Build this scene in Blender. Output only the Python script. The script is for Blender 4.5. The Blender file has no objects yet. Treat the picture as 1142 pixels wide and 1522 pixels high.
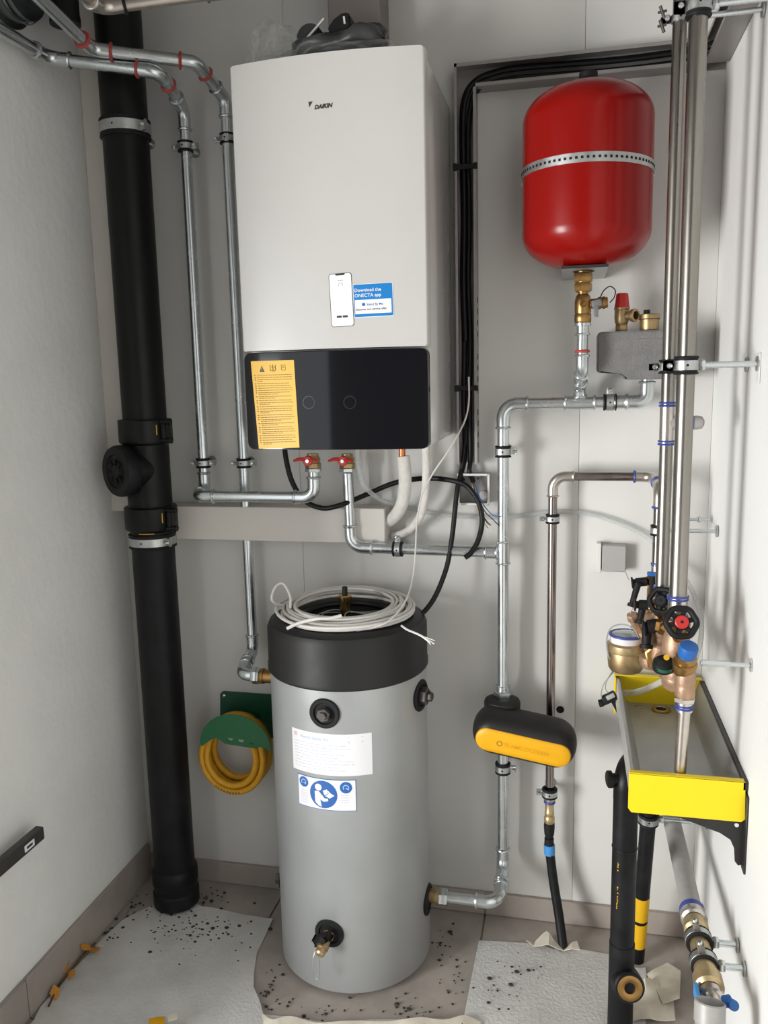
import bpy, bmesh, math, random
from mathutils import Vector, Matrix, noise
random.seed(7)
C = bpy.context.scene.collection
PI = math.pi
V = Vector

# ------------------------------------------------------------ camera
cam_data = bpy.data.cameras.new('camera')
cam = bpy.data.objects.new('camera', cam_data); C.objects.link(cam)
cam_data.sensor_fit = 'HORIZONTAL'; cam_data.sensor_width = 36.0
cam_data.lens = 36.0 * 1225.0 / 1142.0
cam_data.clip_start = 0.02
rot = [[0.975417, 0.013389, -0.219959], [0.21928, -0.157976, 0.962788], [-0.021858, -0.987352, -0.157028]]          # rows: world axes seen in (right, down, forward)
m = Matrix(((rot[0][0], -rot[0][1], -rot[0][2], 0.0),
            (rot[1][0], -rot[1][1], -rot[1][2], -2.15),
            (rot[2][0], -rot[2][1], -rot[2][2], 1.5047),
            (0, 0, 0, 1)))
cam.matrix_world = m
bpy.context.scene.camera = cam

# ------------------------------------------------------------ light and exposure
sc = bpy.context.scene
sc.view_settings.view_transform = 'Standard'
sc.view_settings.look = 'None'
sc.view_settings.exposure = 0.32
sc.view_settings.gamma = 1.0
sc.view_settings.use_curve_mapping = False
w = bpy.data.worlds.new('overcast_sky'); sc.world = w; w.use_nodes = True
bgn = w.node_tree.nodes['Background']
bgn.inputs[0].default_value = (0.93, 0.97, 1.0, 1); bgn.inputs[1].default_value = 1.3

def area(name, loc, target, sx, sy, power, col):
    l = bpy.data.lights.new(name, 'AREA'); l.shape = 'RECTANGLE'; l.size = sx; l.size_y = sy
    l.energy = power; l.color = col
    o = bpy.data.objects.new(name, l); C.objects.link(o); o.location = loc
    o.rotation_euler = (V(target) - V(loc)).to_track_quat('-Z', 'Y').to_euler()
    return o
# daylight falling through the open doorway, behind and left of the camera
area('doorway_daylight', (-2.75, -2.95, 0.9), (0.1, -0.5, 0.5), 0.9, 1.4, 118, (1.0, 0.99, 0.97))

# ------------------------------------------------------------ materials
def mat(name, col, rough=0.5, metal=0.0, var=0.0, vscale=8.0, bump=0.0, bscale=60.0, rvar=0.0,
        coat=0.0, spec=0.5, col2=None, stretch=None, thresh=None):
    mt = bpy.data.materials.new(name); mt.use_nodes = True
    nt = mt.node_tree; N = nt.nodes; L = nt.links; b = N['Principled BSDF']
    b.inputs['Roughness'].default_value = rough; b.inputs['Metallic'].default_value = metal
    b.inputs['Coat Weight'].default_value = coat; b.inputs['Specular IOR Level'].default_value = spec
    tc = N.new('ShaderNodeTexCoord'); mp = N.new('ShaderNodeMapping'); L.new(tc.outputs['Object'], mp.inputs[0])
    if stretch: mp.inputs['Scale'].default_value = stretch
    c2 = col2 or tuple(c * (1 - var) for c in col)
    nz = N.new('ShaderNodeTexNoise'); nz.inputs['Scale'].default_value = vscale; nz.inputs['Detail'].default_value = 6
    nz.inputs['Roughness'].default_value = 0.6
    L.new(mp.outputs[0], nz.inputs['Vector'])
    rp = N.new('ShaderNodeValToRGB'); L.new(nz.outputs['Fac'], rp.inputs[0])
    lo, hi = thresh or (0.35, 0.65)
    rp.color_ramp.elements[0].position = lo; rp.color_ramp.elements[1].position = hi
    rp.color_ramp.elements[0].color = (*c2, 1); rp.color_ramp.elements[1].color = (*col, 1)
    L.new(rp.outputs[0], b.inputs['Base Color'])
    if rvar:
        mr = N.new('ShaderNodeMapRange'); mr.inputs['To Min'].default_value = rough - rvar; mr.inputs['To Max'].default_value = rough + rvar
        mr.inputs['From Min'].default_value = .3; mr.inputs['From Max'].default_value = .7
        L.new(nz.outputs['Fac'], mr.inputs['Value']); L.new(mr.outputs[0], b.inputs['Roughness'])
    if bump:
        n2 = N.new('ShaderNodeTexNoise'); n2.inputs['Scale'].default_value = bscale; n2.inputs['Detail'].default_value = 4
        L.new(mp.outputs[0], n2.inputs['Vector'])
        bp = N.new('ShaderNodeBump'); bp.inputs['Strength'].default_value = bump; bp.inputs['Distance'].default_value = 0.004
        L.new(n2.outputs['Fac'], bp.inputs['Height']); L.new(bp.outputs[0], b.inputs['Normal'])
    return mt

def clear(name, col, rough=0.15, ior=1.35, alpha=0.35):
    mt = bpy.data.materials.new(name); mt.use_nodes = True
    nt = mt.node_tree; N = nt.nodes; L = nt.links; b = N['Principled BSDF']; out = N['Material Output']
    b.inputs['Base Color'].default_value = (*col, 1); b.inputs['Roughness'].default_value = rough
    b.inputs['IOR'].default_value = ior
    t = N.new('ShaderNodeBsdfTransparent'); t.inputs[0].default_value = (0.95, 0.96, 0.96, 1)
    lw = N.new('ShaderNodeLayerWeight'); lw.inputs[0].default_value = 0.35
    mr = N.new('ShaderNodeMapRange'); mr.inputs['To Min'].default_value = alpha; mr.inputs['To Max'].default_value = min(1, alpha + .5)
    L.new(lw.outputs['Facing'], mr.inputs['Value'])
    mx = N.new('ShaderNodeMixShader'); L.new(mr.outputs[0], mx.inputs[0]); L.new(t.outputs[0], mx.inputs[1]); L.new(b.outputs[0], mx.inputs[2])
    L.new(mx.outputs[0], out.inputs['Surface'])
    return mt

M = {}
M['wall_back'] = mat('painted_panel', (0.68, 0.672, 0.645), .62, var=.05, vscale=3, bump=.08, bscale=40)
M['wall_left'] = mat('plaster_left', (0.80, 0.80, 0.78), .75, var=.08, vscale=3.5, bump=.55, bscale=34)
M['wall_right'] = mat('plaster_right', (0.80, 0.80, 0.78), .7, var=.04, vscale=2.5, bump=.12, bscale=30)
M['beam'] = mat('beam_paint', (0.70, 0.665, 0.62), .6, var=.04, vscale=5)
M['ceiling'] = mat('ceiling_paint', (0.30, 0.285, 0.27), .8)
M['seam'] = mat('panel_seam', (0.50, 0.48, 0.45), .8)
M['rear_dark'] = mat('rear_dark_tone', (0.17, 0.165, 0.16), .8)  # kept dark so the glossy black parts mirror little light
M['grout'] = mat('grout', (0.42, 0.39, 0.35), .9)
M['tile'] = mat('stone_tile', (0.41, 0.365, 0.325), .45, var=.22, vscale=9, bump=.05, rvar=.08)
M['skirt'] = mat('skirting_tile', (0.37, 0.325, 0.29), .45, var=.15, vscale=9, bump=.05)
M['sheet'] = mat('floor_fleece', (0.66, 0.65, 0.625), .85, var=.22, vscale=7, bump=.5, bscale=120, thresh=(.3, .7))
M['sheet_edge'] = mat('torn_paper', (0.72, 0.66, 0.55), .85, var=.2, vscale=20)
M['galv'] = mat('galvanised_steel', (0.66, 0.70, 0.71), .25, .95, var=.07, vscale=18, rvar=.05)
M['galv_dull'] = mat('dull_zinc', (0.56, 0.57, 0.56), .42, .95, var=.2, vscale=40, rvar=.08)
M['stainless'] = mat('stainless_steel', (0.37, 0.345, 0.31), .3, 1.0, var=.25, vscale=12, rvar=.08, stretch=(1, 1, .12))
M['stainless_dark'] = mat('dark_stainless_steel', (0.36, 0.31, 0.29), .2, 1.0, var=.3, vscale=12, rvar=.06, stretch=(1, 1, .12))
M['stainless_fit'] = mat('pressed_stainless', (0.66, 0.61, 0.56), .3, 1.0, var=.15, vscale=30)
M['rubber'] = mat('black_rubber', (0.010, 0.010, 0.011), .6, var=.3, spec=.3)
M['hdpe'] = mat('black_drain_plastic', (0.006, 0.0063, 0.0065), .42, var=.35, vscale=14, rvar=.1, spec=.25)
M['hdpe_dust'] = mat('dusty_black_plastic', (0.015, 0.016, 0.018), .5, col2=(0.006, 0.006, 0.007), vscale=16, rvar=.12, thresh=(.45, .75), spec=.25)
M['black_cable'] = mat('black_cable', (0.007, 0.007, 0.008), .42, spec=.3)
M['white_cable'] = mat('white_cable', (0.72, 0.70, 0.66), .5, var=.08)
M['grey_cable'] = mat('grey_cable', (0.34, 0.35, 0.35), .45)
M['boiler'] = mat('white_enamel', (0.53, 0.52, 0.50), .27, var=.02, coat=.15)
M['boiler_side'] = mat('grey_enamel', (0.58, 0.565, 0.55), .2, var=.03, coat=.4)
M['gloss_black'] = mat('gloss_black', (0.004, 0.004, 0.006), .08, spec=.4)
M['dial'] = mat('dial_black', (0.016, 0.016, 0.018), .25)
M['yellow_label'] = mat('yellow_label', (0.74, 0.42, 0.006), .4, var=.04)
M['ink'] = mat('printing_ink', (0.03, 0.028, 0.025), .5)
M['brown_ink'] = mat('brown_ink', (0.20, 0.11, 0.01), .6)
M['faint_ink'] = mat('faint_ink', (0.55, 0.56, 0.66), .6)
M['blue_ink'] = mat('blue_ink', (0.42, 0.60, 0.78), .6)
M['pink_ink'] = mat('pink_ink', (0.80, 0.42, 0.48), .6)
M['paper'] = mat('white_paper', (0.80, 0.80, 0.82), .5)
M['blue_label'] = mat('blue_label', (0.01, 0.19, 0.52), .35)
M['sign_blue'] = mat('sign_blue', (0.03, 0.13, 0.42), .4)
M['pale_blue'] = mat('pale_blue', (0.35, 0.55, 0.8), .4)
M['red'] = mat('red_enamel', (0.26, 0.0035, 0.002), .24, var=.1, vscale=3, spec=.28)
M['red_plastic'] = mat('red_plastic', (0.50, 0.02, 0.015), .4)
M['press_red'] = mat('red_press_ring', (0.45, 0.06, 0.05), .45, var=.2)
M['press_blue'] = mat('blue_press_ring', (0.045, 0.075, 0.33), .4, var=.2)
M['blue'] = mat('blue_plastic', (0.015, 0.12, 0.42), .42, var=.15, vscale=20)
M['blue_tape'] = mat('blue_tape', (0.06, 0.27, 0.62), .45)
M['brass'] = mat('brass', (0.44, 0.26, 0.095), .36, 1.0, var=.25, vscale=25, rvar=.08)
M['brass_bright'] = mat('bright_brass', (0.74, 0.49, 0.18), .25, 1.0, var=.15, vscale=25)
M['cast_grey'] = mat('cast_grey_lever', (0.16, 0.16, 0.165), .5)
M['bronze'] = mat('cast_bronze', (0.50, 0.325, 0.215), .48, .6, var=.25, vscale=30, bump=.2, bscale=150)
M['brass_dull'] = mat('dull_brass', (0.50, 0.36, 0.19), .42, .9, var=.3, vscale=25)
M['gold'] = mat('pale_brass_casting', (0.62, 0.48, 0.27), .38, .8, var=.25, vscale=25)
M['copper'] = mat('copper_red', (0.72, 0.22, 0.09), .35, .8)
M['insul'] = mat('white_foam_tube', (0.76, 0.74, 0.70), .8, var=.12, vscale=40, bump=.6, bscale=90)
M['epp'] = mat('grey_foam_shell', (0.215, 0.21, 0.205), .85, var=.18, vscale=30, bump=.7, bscale=260)
M['box_grey'] = mat('grey_plastic_box', (0.40, 0.39, 0.38), .5)
M['box_grey2'] = mat('grey_cut_duct', (0.47, 0.46, 0.45), .5)
M['trunk'] = mat('trunking_metal', (0.36, 0.34, 0.33), .4, .55, var=.1, vscale=5)
M['tank'] = mat('silver_jacket', (0.46, 0.475, 0.475), .42, .35, col2=(0.38, 0.395, 0.395), vscale=3.5, rvar=.05, thresh=(.3, .8))
M['lid'] = mat('black_lid', (0.016, 0.0155, 0.0155), .5, col2=(0.012, 0.012, 0.012), vscale=5, rvar=.08, thresh=(.35, .75), spec=.35)
M['steel_dark'] = mat('dark_steel', (0.13, 0.12, 0.115), .5, .7, var=.3, vscale=40)
M['green'] = mat('green_painted_metal', (0.005, 0.125, 0.04), .42, var=.15, vscale=6)
M['green_dark'] = mat('dark_green_metal', (0.004, 0.075, 0.035), .42, var=.15)
M['hose'] = mat('yellow_hose', (0.70, 0.35, 0.01), .42, var=.12, vscale=30)
M['pump_yellow'] = mat('pump_yellow', (0.80, 0.40, 0.003), .42, var=.05, vscale=12)
M['tray_yellow'] = mat('bright_yellow', (0.84, 0.62, 0.004), .4)
M['tray'] = mat('tray_metal', (0.42, 0.42, 0.415), .33, .35, var=.22, vscale=9, rvar=.08)
M['tray_edge'] = mat('tray_edge_metal', (0.52, 0.52, 0.51), .4, .35, var=.1)
M['bracket'] = mat('black_bracket', (0.02, 0.019, 0.018), .45, var=.3)
M['hose_clear'] = clear('clear_hose', (0.70, 0.72, 0.72), .15, alpha=.25)
M['film'] = clear('plastic_film', (0.62, 0.62, 0.60), .15, alpha=.05)
M['bundle'] = mat('dark_grey_parts', (0.06, 0.06, 0.062), .4, var=.5, vscale=18, bump=.3, bscale=30)
M['tape'] = mat('packing_tape', (0.50, 0.40, 0.22), .3)
M['duct'] = mat('brown_grey_duct', (0.24, 0.21, 0.20), .45, .2)
M['duct_green'] = mat('zinc_duct', (0.24, 0.27, 0.27), .3, .9, var=.3, vscale=12)
M['composite'] = mat('grey_composite_pipe', (0.40, 0.385, 0.37), .45, .1, var=.15, vscale=20)
M['leaf'] = mat('dry_leaf', (0.56, 0.25, 0.03), .7, var=.3, vscale=30)
M['twig'] = mat('twig_bark', (0.10, 0.05, 0.03), .8)
M['grit'] = mat('dark_grit', (0.05, 0.042, 0.038), .9, var=.5)
M['white_plastic'] = mat('white_plastic', (0.74, 0.73, 0.70), .45)
M['white_ring'] = mat('white_ring', (0.72, 0.72, 0.74), .4)
M['glass_lid'] = mat('pale_glass', (0.42, 0.50, 0.56), .08, coat=.6)
M['bar'] = mat('dark_grey_bar', (0.05, 0.047, 0.045), .5, var=.2)
M['hole'] = mat('dark_opening', (0.004, 0.004, 0.004), .9)
M['green_plastic'] = mat('green_plastic', (0.01, 0.10, 0.05), .4)

# ------------------------------------------------------------ mesh helpers
ORG = {}
def T(name, label, cat, loc, group=None):
    o = bpy.data.objects.new(name, None); C.objects.link(o); o.location = loc
    o.empty_display_size = .05
    o['label'] = label; o['category'] = cat
    if group: o['group'] = group
    ORG[o] = V(loc); return o

def finish(bm, name, angle=38):
    bmesh.ops.recalc_face_normals(bm, faces=bm.faces[:])
    a = math.radians(angle)
    for f in bm.faces: f.smooth = True
    for e in bm.edges:
        if len(e.link_faces) == 2 and e.calc_face_angle(0) > a: e.smooth = False
    me = bpy.data.meshes.new(name); bm.to_mesh(me); bm.free(); return me

def part(name, bm, m, parent=None, label=None, stuff=False, angle=38, kind=None):
    org = ORG[parent] if parent is not None else V((0, 0, 0))
    if parent is None and kind is None:
        org = V(( sum(v.co.x for v in bm.verts)/len(bm.verts), sum(v.co.y for v in bm.verts)/len(bm.verts), min(v.co.z for v in bm.verts)))
    bmesh.ops.translate(bm, verts=bm.verts[:], vec=-org)
    me = finish(bm, name, angle); me.materials.append(M[m] if isinstance(m, str) else m)
    o = bpy.data.objects.new(name, me); C.objects.link(o)
    if parent is not None: o.parent = parent
    else: o.location = org
    ORG[o] = org
    if label: o['label'] = label
    if stuff: o['kind'] = 'stuff'
    if kind: o['kind'] = kind
    return o

def tag(o, label, cat, group=None):
    o['label'] = label; o['category'] = cat
    if group: o['group'] = group
    return o

def B(): return bmesh.new()

def basis(ax):
    ax = V(ax).normalized()
    u = ax.cross(V((0, 0, 1)))
    if u.length < 1e-3: u = V((1, 0, 0))
    u.normalize(); return u, ax.cross(u).normalized(), ax

def box(bm, x0, x1, y0, y1, z0, z1, bev=0.0, seg=2):
    r = bmesh.ops.create_cube(bm, size=1.0)
    vs = r['verts']
    for v in vs:
        v.co = V(((x0 + x1) / 2 + v.co.x * (x1 - x0), (y0 + y1) / 2 + v.co.y * (y1 - y0), (z0 + z1) / 2 + v.co.z * (z1 - z0)))
    if bev:
        es = list({e for v in vs for e in v.link_edges})
        bmesh.ops.bevel(bm, geom=es, offset=bev, segments=seg, affect='EDGES', profile=.5)
    return bm

def obox(bm, c, ux, uy, uz, sx, sy, sz, bev=0):
    r = bmesh.ops.create_cube(bm, size=1.0); c = V(c); ux, uy, uz = V(ux).normalized(), V(uy).normalized(), V(uz).normalized()
    vs = r['verts']
    for v in vs: v.co = c + ux * v.co.x * sx + uy * v.co.y * sy + uz * v.co.z * sz
    if bev:
        es = list({e for v in vs for e in v.link_edges})
        bmesh.ops.bevel(bm, geom=es, offset=bev, segments=2, affect='EDGES', profile=.5)
    return bm

def lathe(bm, prof, origin, axis=(0, 0, 1), seg=24, cap=True, sx=1.0, phase=0.0):
    u, v, a = basis(axis); o = V(origin); rings = []
    for r, h in prof:
        if r < 1e-6: rings.append([bm.verts.new(o + a * h)])
        else: rings.append([bm.verts.new(o + a * h + u * (r * sx * math.cos(phase + 2 * PI * i / seg)) + v * (r * math.sin(phase + 2 * PI * i / seg))) for i in range(seg)])
    for A, Bq in zip(rings, rings[1:]):
        for i in range(seg):
            j = (i + 1) % seg
            if len(A) == 1 and len(Bq) == 1: continue
            if len(A) == 1: bm.faces.new((A[0], Bq[j], Bq[i]))
            elif len(Bq) == 1: bm.faces.new((A[i], A[j], Bq[0]))
            else: bm.faces.new((A[i], A[j], Bq[j], Bq[i]))
    if cap:
        if len(rings[0]) > 1: bm.faces.new(rings[0][::-1])
        if len(rings[-1]) > 1: bm.faces.new(rings[-1])
    return bm

def cyl(bm, p0, p1, r, seg=16, r1=None, phase=0.0):
    p0, p1 = V(p0), V(p1); L = (p1 - p0).length
    return lathe(bm, [(r, 0), (r if r1 is None else r1, L)], p0, p1 - p0, seg, phase=phase)

def band(bm, c, ax, ri, ro, w, seg=28, ch=.15):
    b = (ro - ri) * ch
    c = V(c); a = V(ax).normalized()
    prof = [(ri, -w/2), (ro - b, -w/2), (ro, -w/2 + b), (ro, w/2 - b), (ro - b, w/2), (ri, w/2), (ri, -w/2)]
    return lathe(bm, prof, c, a, seg, cap=False)

def bead(bm, c, ax, r, t, seg=24):     # round bead around a pipe
    n = 8
    prof = [(r + t * math.cos(2 * PI * k / n), t * math.sin(2 * PI * k / n)) for k in range(n + 1)]
    return lathe(bm, prof, V(c), V(ax), seg, cap=False)

def sweep(bm, pts, r, seg=12, caps=True, closed=False, rf=None):
    pts = [V(p) for p in pts]; n = len(pts); rings = []
    def tan(i):
        if closed: return (pts[(i + 1) % n] - pts[i - 1]).normalized()
        if i == 0: return (pts[1] - pts[0]).normalized()
        if i == n - 1: return (pts[-1] - pts[-2]).normalized()
        return ((pts[i + 1] - pts[i]).normalized() + (pts[i] - pts[i - 1]).normalized()).normalized()
    t0 = tan(0); u = t0.orthogonal().normalized()
    for i in range(n):
        t = tan(i); u = (u - t * u.dot(t)).normalized(); v = t.cross(u)
        rr = r if rf is None else r * rf(i / (n - 1))
        rings.append([bm.verts.new(pts[i] + u * rr * math.cos(2 * PI * k / seg) + v * rr * math.sin(2 * PI * k / seg)) for k in range(seg)])
    for A, Bq in zip(rings, rings[1:]):
        for k in range(seg): bm.faces.new((A[k], A[(k + 1) % seg], Bq[(k + 1) % seg], Bq[k]))
    if closed:
        A, Bq = rings[-1], rings[0]
        off = min(range(seg), key=lambda s: (A[0].co - Bq[s].co).length)
        for k in range(seg): bm.faces.new((A[k], A[(k + 1) % seg], Bq[(k + 1 + off) % seg], Bq[(k + off) % seg]))
    elif caps: bm.faces.new(rings[0][::-1]); bm.faces.new(rings[-1])
    return bm

def spline(pts, n=10):
    pts = [V(p) for p in pts]; out = []
    P4 = [pts[0] * 2 - pts[1]] + pts + [pts[-1] * 2 - pts[-2]]
    for i in range(1, len(P4) - 2):
        a, b, c, d = P4[i-1], P4[i], P4[i+1], P4[i+2]
        for k in range(n):
            t = k / n
            out.append(.5 * ((2*b) + (c-a)*t + (2*a-5*b+4*c-d)*t*t + (3*b-a-3*c+d)*t**3))
    out.append(pts[-1]); return out

def arc_pts(v, d1, d2, R, n=10):     # fillet at vertex v, incoming d1, outgoing d2
    th = d1.angle(d2)
    t = R * math.tan(th / 2)
    a = v - d1 * t; b = v + d2 * t
    nrm = (d2 - d1 * d1.dot(d2)).normalized(); c = a + nrm * R
    out = []
    for k in range(n + 1):
        f = th * k / n
        out.append(c - nrm * R * math.cos(f) + d1 * R * math.sin(f))
    return out, t

def prism(bm, poly, o, u, v, w, holes=None):    # polygon in u,v plane extruded along w
    o, u, v, w = V(o), V(u), V(v), V(w)
    A = [bm.verts.new(o + u * a + v * b) for a, b in poly]; Bq = [bm.verts.new(o + u * a + v * b + w) for a, b in poly]
    n = len(poly); bm.faces.new(A); bm.faces.new(Bq[::-1])
    for i in range(n): bm.faces.new((A[i], Bq[i], Bq[(i+1) % n], A[(i+1) % n]))
    return bm

def press_run(root, pts, r, m='galv', rings=None, Rf=2.6, sock=2.0, fit=None, start_socket=False, end_socket=False, name='pipe_section'):
    """bent pipe run: straight sections plus pressed elbows with beads; rings: list per elbow of (m_in, m_out)"""
    pts = [V(p) for p in pts]; fit = fit or m
    cur = pts[0]
    for i in range(1, len(pts) - 1):
        d1 = (pts[i] - pts[i-1]).normalized(); d2 = (pts[i+1] - pts[i]).normalized()
        th = d1.angle(d2)
        lim = .42 * min((pts[i] - pts[i-1]).length, (pts[i+1] - pts[i]).length) / math.tan(th / 2)
        R = min(Rf * r, lim)
        arc, t = arc_pts(pts[i], d1, d2, R)
        L1 = min(sock * r, max(.3*r, ((pts[i] - pts[i-1]).length) / (2 if i > 1 else 1) - t - .001))
        L2 = min(sock * r, max(.3*r, ((pts[i+1] - pts[i]).length) / (2 if i < len(pts) - 2 else 1) - t - .001))
        if (arc[0] - cur).length > .003:
            b = B(); cyl(b, cur, arc[0], r, 20); part(name, b, m, root)
        b = B(); full = [arc[0] - d1 * L1, arc[0] - d1 * .01 * r] + arc + [arc[-1] + d2 * .01 * r, arc[-1] + d2 * L2]
        sweep(b, full, r * 1.15, 20)
        rm = (rings[i-1] if rings and i - 1 < len(rings) and rings[i-1] else (None, None))
        for e, (c, ax) in enumerate(((full[0], d1), (full[-1], d2))):
            if not rm[e]:
                bead(b, c + ax * (r*.18 if e == 0 else -r*.18), ax, r * 1.15, r * .25)
        el = part('elbow', b, fit, root)
        for e, (c, ax) in enumerate(((full[0], d1), (full[-1], d2))):
            if rm[e]:
                b = B(); bead(b, c + ax * (r*.2 if e == 0 else -r*.2), ax, r * 1.16, r * .27); part('press_ring', b, rm[e], el)
        cur = arc[-1]
    b = B(); cyl(b, cur, pts[-1], r, 20); part(name, b, m, root)

def socket(root, c, ax, r, L, m='galv', ring=None, name='press_socket'):
    c, ax = V(c), V(ax).normalized(); b = B(); k = L / 2
    lathe(b, [(r*1.02, -k), (r*1.13, -k + .0005), (r*1.13, k - .0005), (r*1.02, k)], c, ax, 20)
    if not ring:
        bead(b, c - ax * (k - r*.2), ax, r*1.13, r*.2); bead(b, c + ax * (k - r*.2), ax, r*1.13, r*.2)
    s = part(name, b, m, root)
    if ring:
        for q in (-1, 1):
            b = B(); bead(b, c + ax * q * (k - r*.2), ax, r*1.12, r*.16); bead(b, c + ax * q * (k - r*.55), ax, r*1.12, r*.13); part('press_ring', b, ring, s)
    return s

def hexnut(bm, c, ax, r, L):
    c, ax = V(c), V(ax).normalized()
    lathe(bm, [(r*.9, -L/2), (r, -L/2 + L*.12), (r, L/2 - L*.12), (r*.9, L/2)], c, ax, 6, phase=.3)
    return bm

def clamp(label, c, ax, r, side=(1, 0, 0), wall=(0, 1, 0), dist=.05, w=.020, ears=(1,), rod_r=.005, lining=True, plate=True, group=None, face=(0, -1, 0)):
    c, ax, side, wall = V(c), V(ax).normalized(), V(side).normalized(), V(wall).normalized()
    t = T('pipe_clamp', label, 'clamp', c, group)
    rl = r + (.0042 if lining else .0003)
    if lining:
        b = B(); band(b, c, ax, r + .0002, rl, w * 1.55)
        for q in (-1, 1): bead(b, c + ax * q * w * .66, ax, rl, .0022)
        part('rubber_lining', b, 'rubber', t)
    b = B(); band(b, c, ax, rl, rl + .0022, w * .82); part('clamp_band', b, 'galv_dull', t)
    for s in ears:
        b = B(); obox(b, c + side * s * (rl + .008), side, ax, wall, .016, w * .8, .011, .001); part('clamp_ear', b, 'galv_dull', t)
        b = B(); q = c + side * s * (rl + .010)
        fa = V(face)
        cyl(b, q - fa * .012, q + fa * .009, .0027, 10); lathe(b, [(.0052, .009), (.0052, .012), (.003, .0145), (0, .0145)], q, fa, 12)
        part('clamp_screw', b, 'galv', t)
    # small slot in the band, on the face
    b = B(); fa = V(face); cyl(b, c + fa * (rl + .0015), c + fa * (rl + .0028), .0024, 10); part('slot', b, 'hole', t)
    if dist > 0:
        b = B(); p = c + wall * (rl + .001)
        cyl(b, p, c + wall * dist, rod_r, 12)
        hexnut(b, p + wall * .006, wall, rod_r * 1.8, .011)
        part('threaded_rod', b, 'galv', t)
        if plate:
            b = B(); lathe(b, [(.014, -.004), (.014, -.0005), (.006, -.0005)], c + wall * dist, wall, 16)
            part('wall_plate', b, 'galv_dull', t)
    return t

def cable(name, pts, r, m, parent=None, n=10, seg=10):
    b = B(); sweep(b, spline(pts, n), r, seg); return part(name, b, m, parent)

def text_bm(s, size, fn, bold=0.0, shear=0.0, sx=1.0, align='LEFT'):
    cu = bpy.data.curves.new('t', 'FONT'); cu.body = s; cu.size = size; cu.offset = bold; cu.shear = shear
    cu.align_x = align; cu.resolution_u = 3
    o = bpy.data.objects.new('t', cu); C.objects.link(o)
    dg = bpy.context.evaluated_depsgraph_get(); me = bpy.data.meshes.new_from_object(o.evaluated_get(dg))
    bm = B(); bm.from_mesh(me)
    bpy.data.objects.remove(o); bpy.data.meshes.remove(me); bpy.data.curves.remove(cu)
    for v in bm.verts: v.co = V(fn(v.co.x * sx, v.co.y))
    return bm

def patch(bm, fn, u0, u1, v0, v1, nu=8, nv=1):   # thin bent sheet on a surface: fn(u, v, lift)
    def g(l): return [[bm.verts.new(V(fn(u0 + (u1-u0)*i/nu, v0 + (v1-v0)*j/nv, l))) for j in range(nv + 1)] for i in range(nu + 1)]
    A, Bq = g(1.0), g(0.0)
    for i in range(nu):
        for j in range(nv):
            bm.faces.new((A[i][j], A[i+1][j], A[i+1][j+1], A[i][j+1])); bm.faces.new((Bq[i][j], Bq[i][j+1], Bq[i+1][j+1], Bq[i+1][j]))
    for i in range(nu):
        bm.faces.new((A[i][0], Bq[i][0], Bq[i+1][0], A[i+1][0])); bm.faces.new((A[i][nv], A[i+1][nv], Bq[i+1][nv], Bq[i][nv]))
    for j in range(nv):
        bm.faces.new((A[0][j], A[0][j+1], Bq[0][j+1], Bq[0][j])); bm.faces.new((A[nu][j], Bq[nu][j], Bq[nu][j+1], A[nu][j+1]))
    return bm

def emit(bm, pts, fn, lift, cut):      # flat polygon, sliced so that it follows a curved surface
    t2 = B(); t2.faces.new([t2.verts.new((p[0], p[1], 0)) for p in pts])
    lo, hi = min(p[0] for p in pts), max(p[0] for p in pts); q = lo + cut
    while cut and q < hi - cut * .1:
        bmesh.ops.bisect_plane(t2, geom=t2.verts[:] + t2.edges[:] + t2.faces[:], plane_co=(q, 0, 0), plane_no=(1, 0, 0)); q += cut
    mp = {v: bm.verts.new(V(fn(v.co.x, v.co.y, lift))) for v in t2.verts}
    for f in t2.faces: bm.faces.new([mp[v] for v in f.verts])
    t2.free(); return bm

def disc(bm, fn, cu, cv, r, n=24, ry=None, lift=1.0, cut=.004):
    return emit(bm, [(cu + r * math.cos(2*PI*k/n), cv + (ry or r) * math.sin(2*PI*k/n)) for k in range(n)], fn, lift, cut)

def ringflat(bm, fn, cu, cv, r0, r1, n=24, lift=1.0, a0=0, a1=2*PI):
    k = n; I = []; O = []
    for i in range(k + 1):
        a = a0 + (a1 - a0) * i / k
        I.append(bm.verts.new(V(fn(cu + r0*math.cos(a), cv + r0*math.sin(a), lift)))); O.append(bm.verts.new(V(fn(cu + r1*math.cos(a), cv + r1*math.sin(a), lift))))
    for i in range(k): bm.faces.new((I[i], O[i], O[i+1], I[i+1]))
    return bm

def flatpoly(bm, fn, pts, lift=1.0, cut=0):
    return emit(bm, pts, fn, lift, cut)

def plate(bm, outer, holes, o, u, v, w):      # flat plate with real holes, extruded along w
    o, u, v, w = V(o), V(u), V(v), V(w); es = []
    for loop in [outer] + holes:
        vs = [bm.verts.new(o + u * a + v * b) for a, b in loop]
        es += [bm.edges.new((vs[i], vs[(i+1) % len(vs)])) for i in range(len(vs))]
    r = bmesh.ops.triangle_fill(bm, use_beauty=True, use_dissolve=False, edges=es)
    fs_ = [g for g in r['geom'] if isinstance(g, bmesh.types.BMFace)]
    e = bmesh.ops.extrude_face_region(bm, geom=fs_)
    for g in e['geom']:
        if isinstance(g, bmesh.types.BMVert): g.co += w
    return bm

# ============================================================ THE ROOM
XL, XR, ZC = -1.268, 0.336, 2.62
def struct(name, bm, m, parent=None): return part(name, bm, m, parent, kind=None if parent else 'structure')

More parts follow.
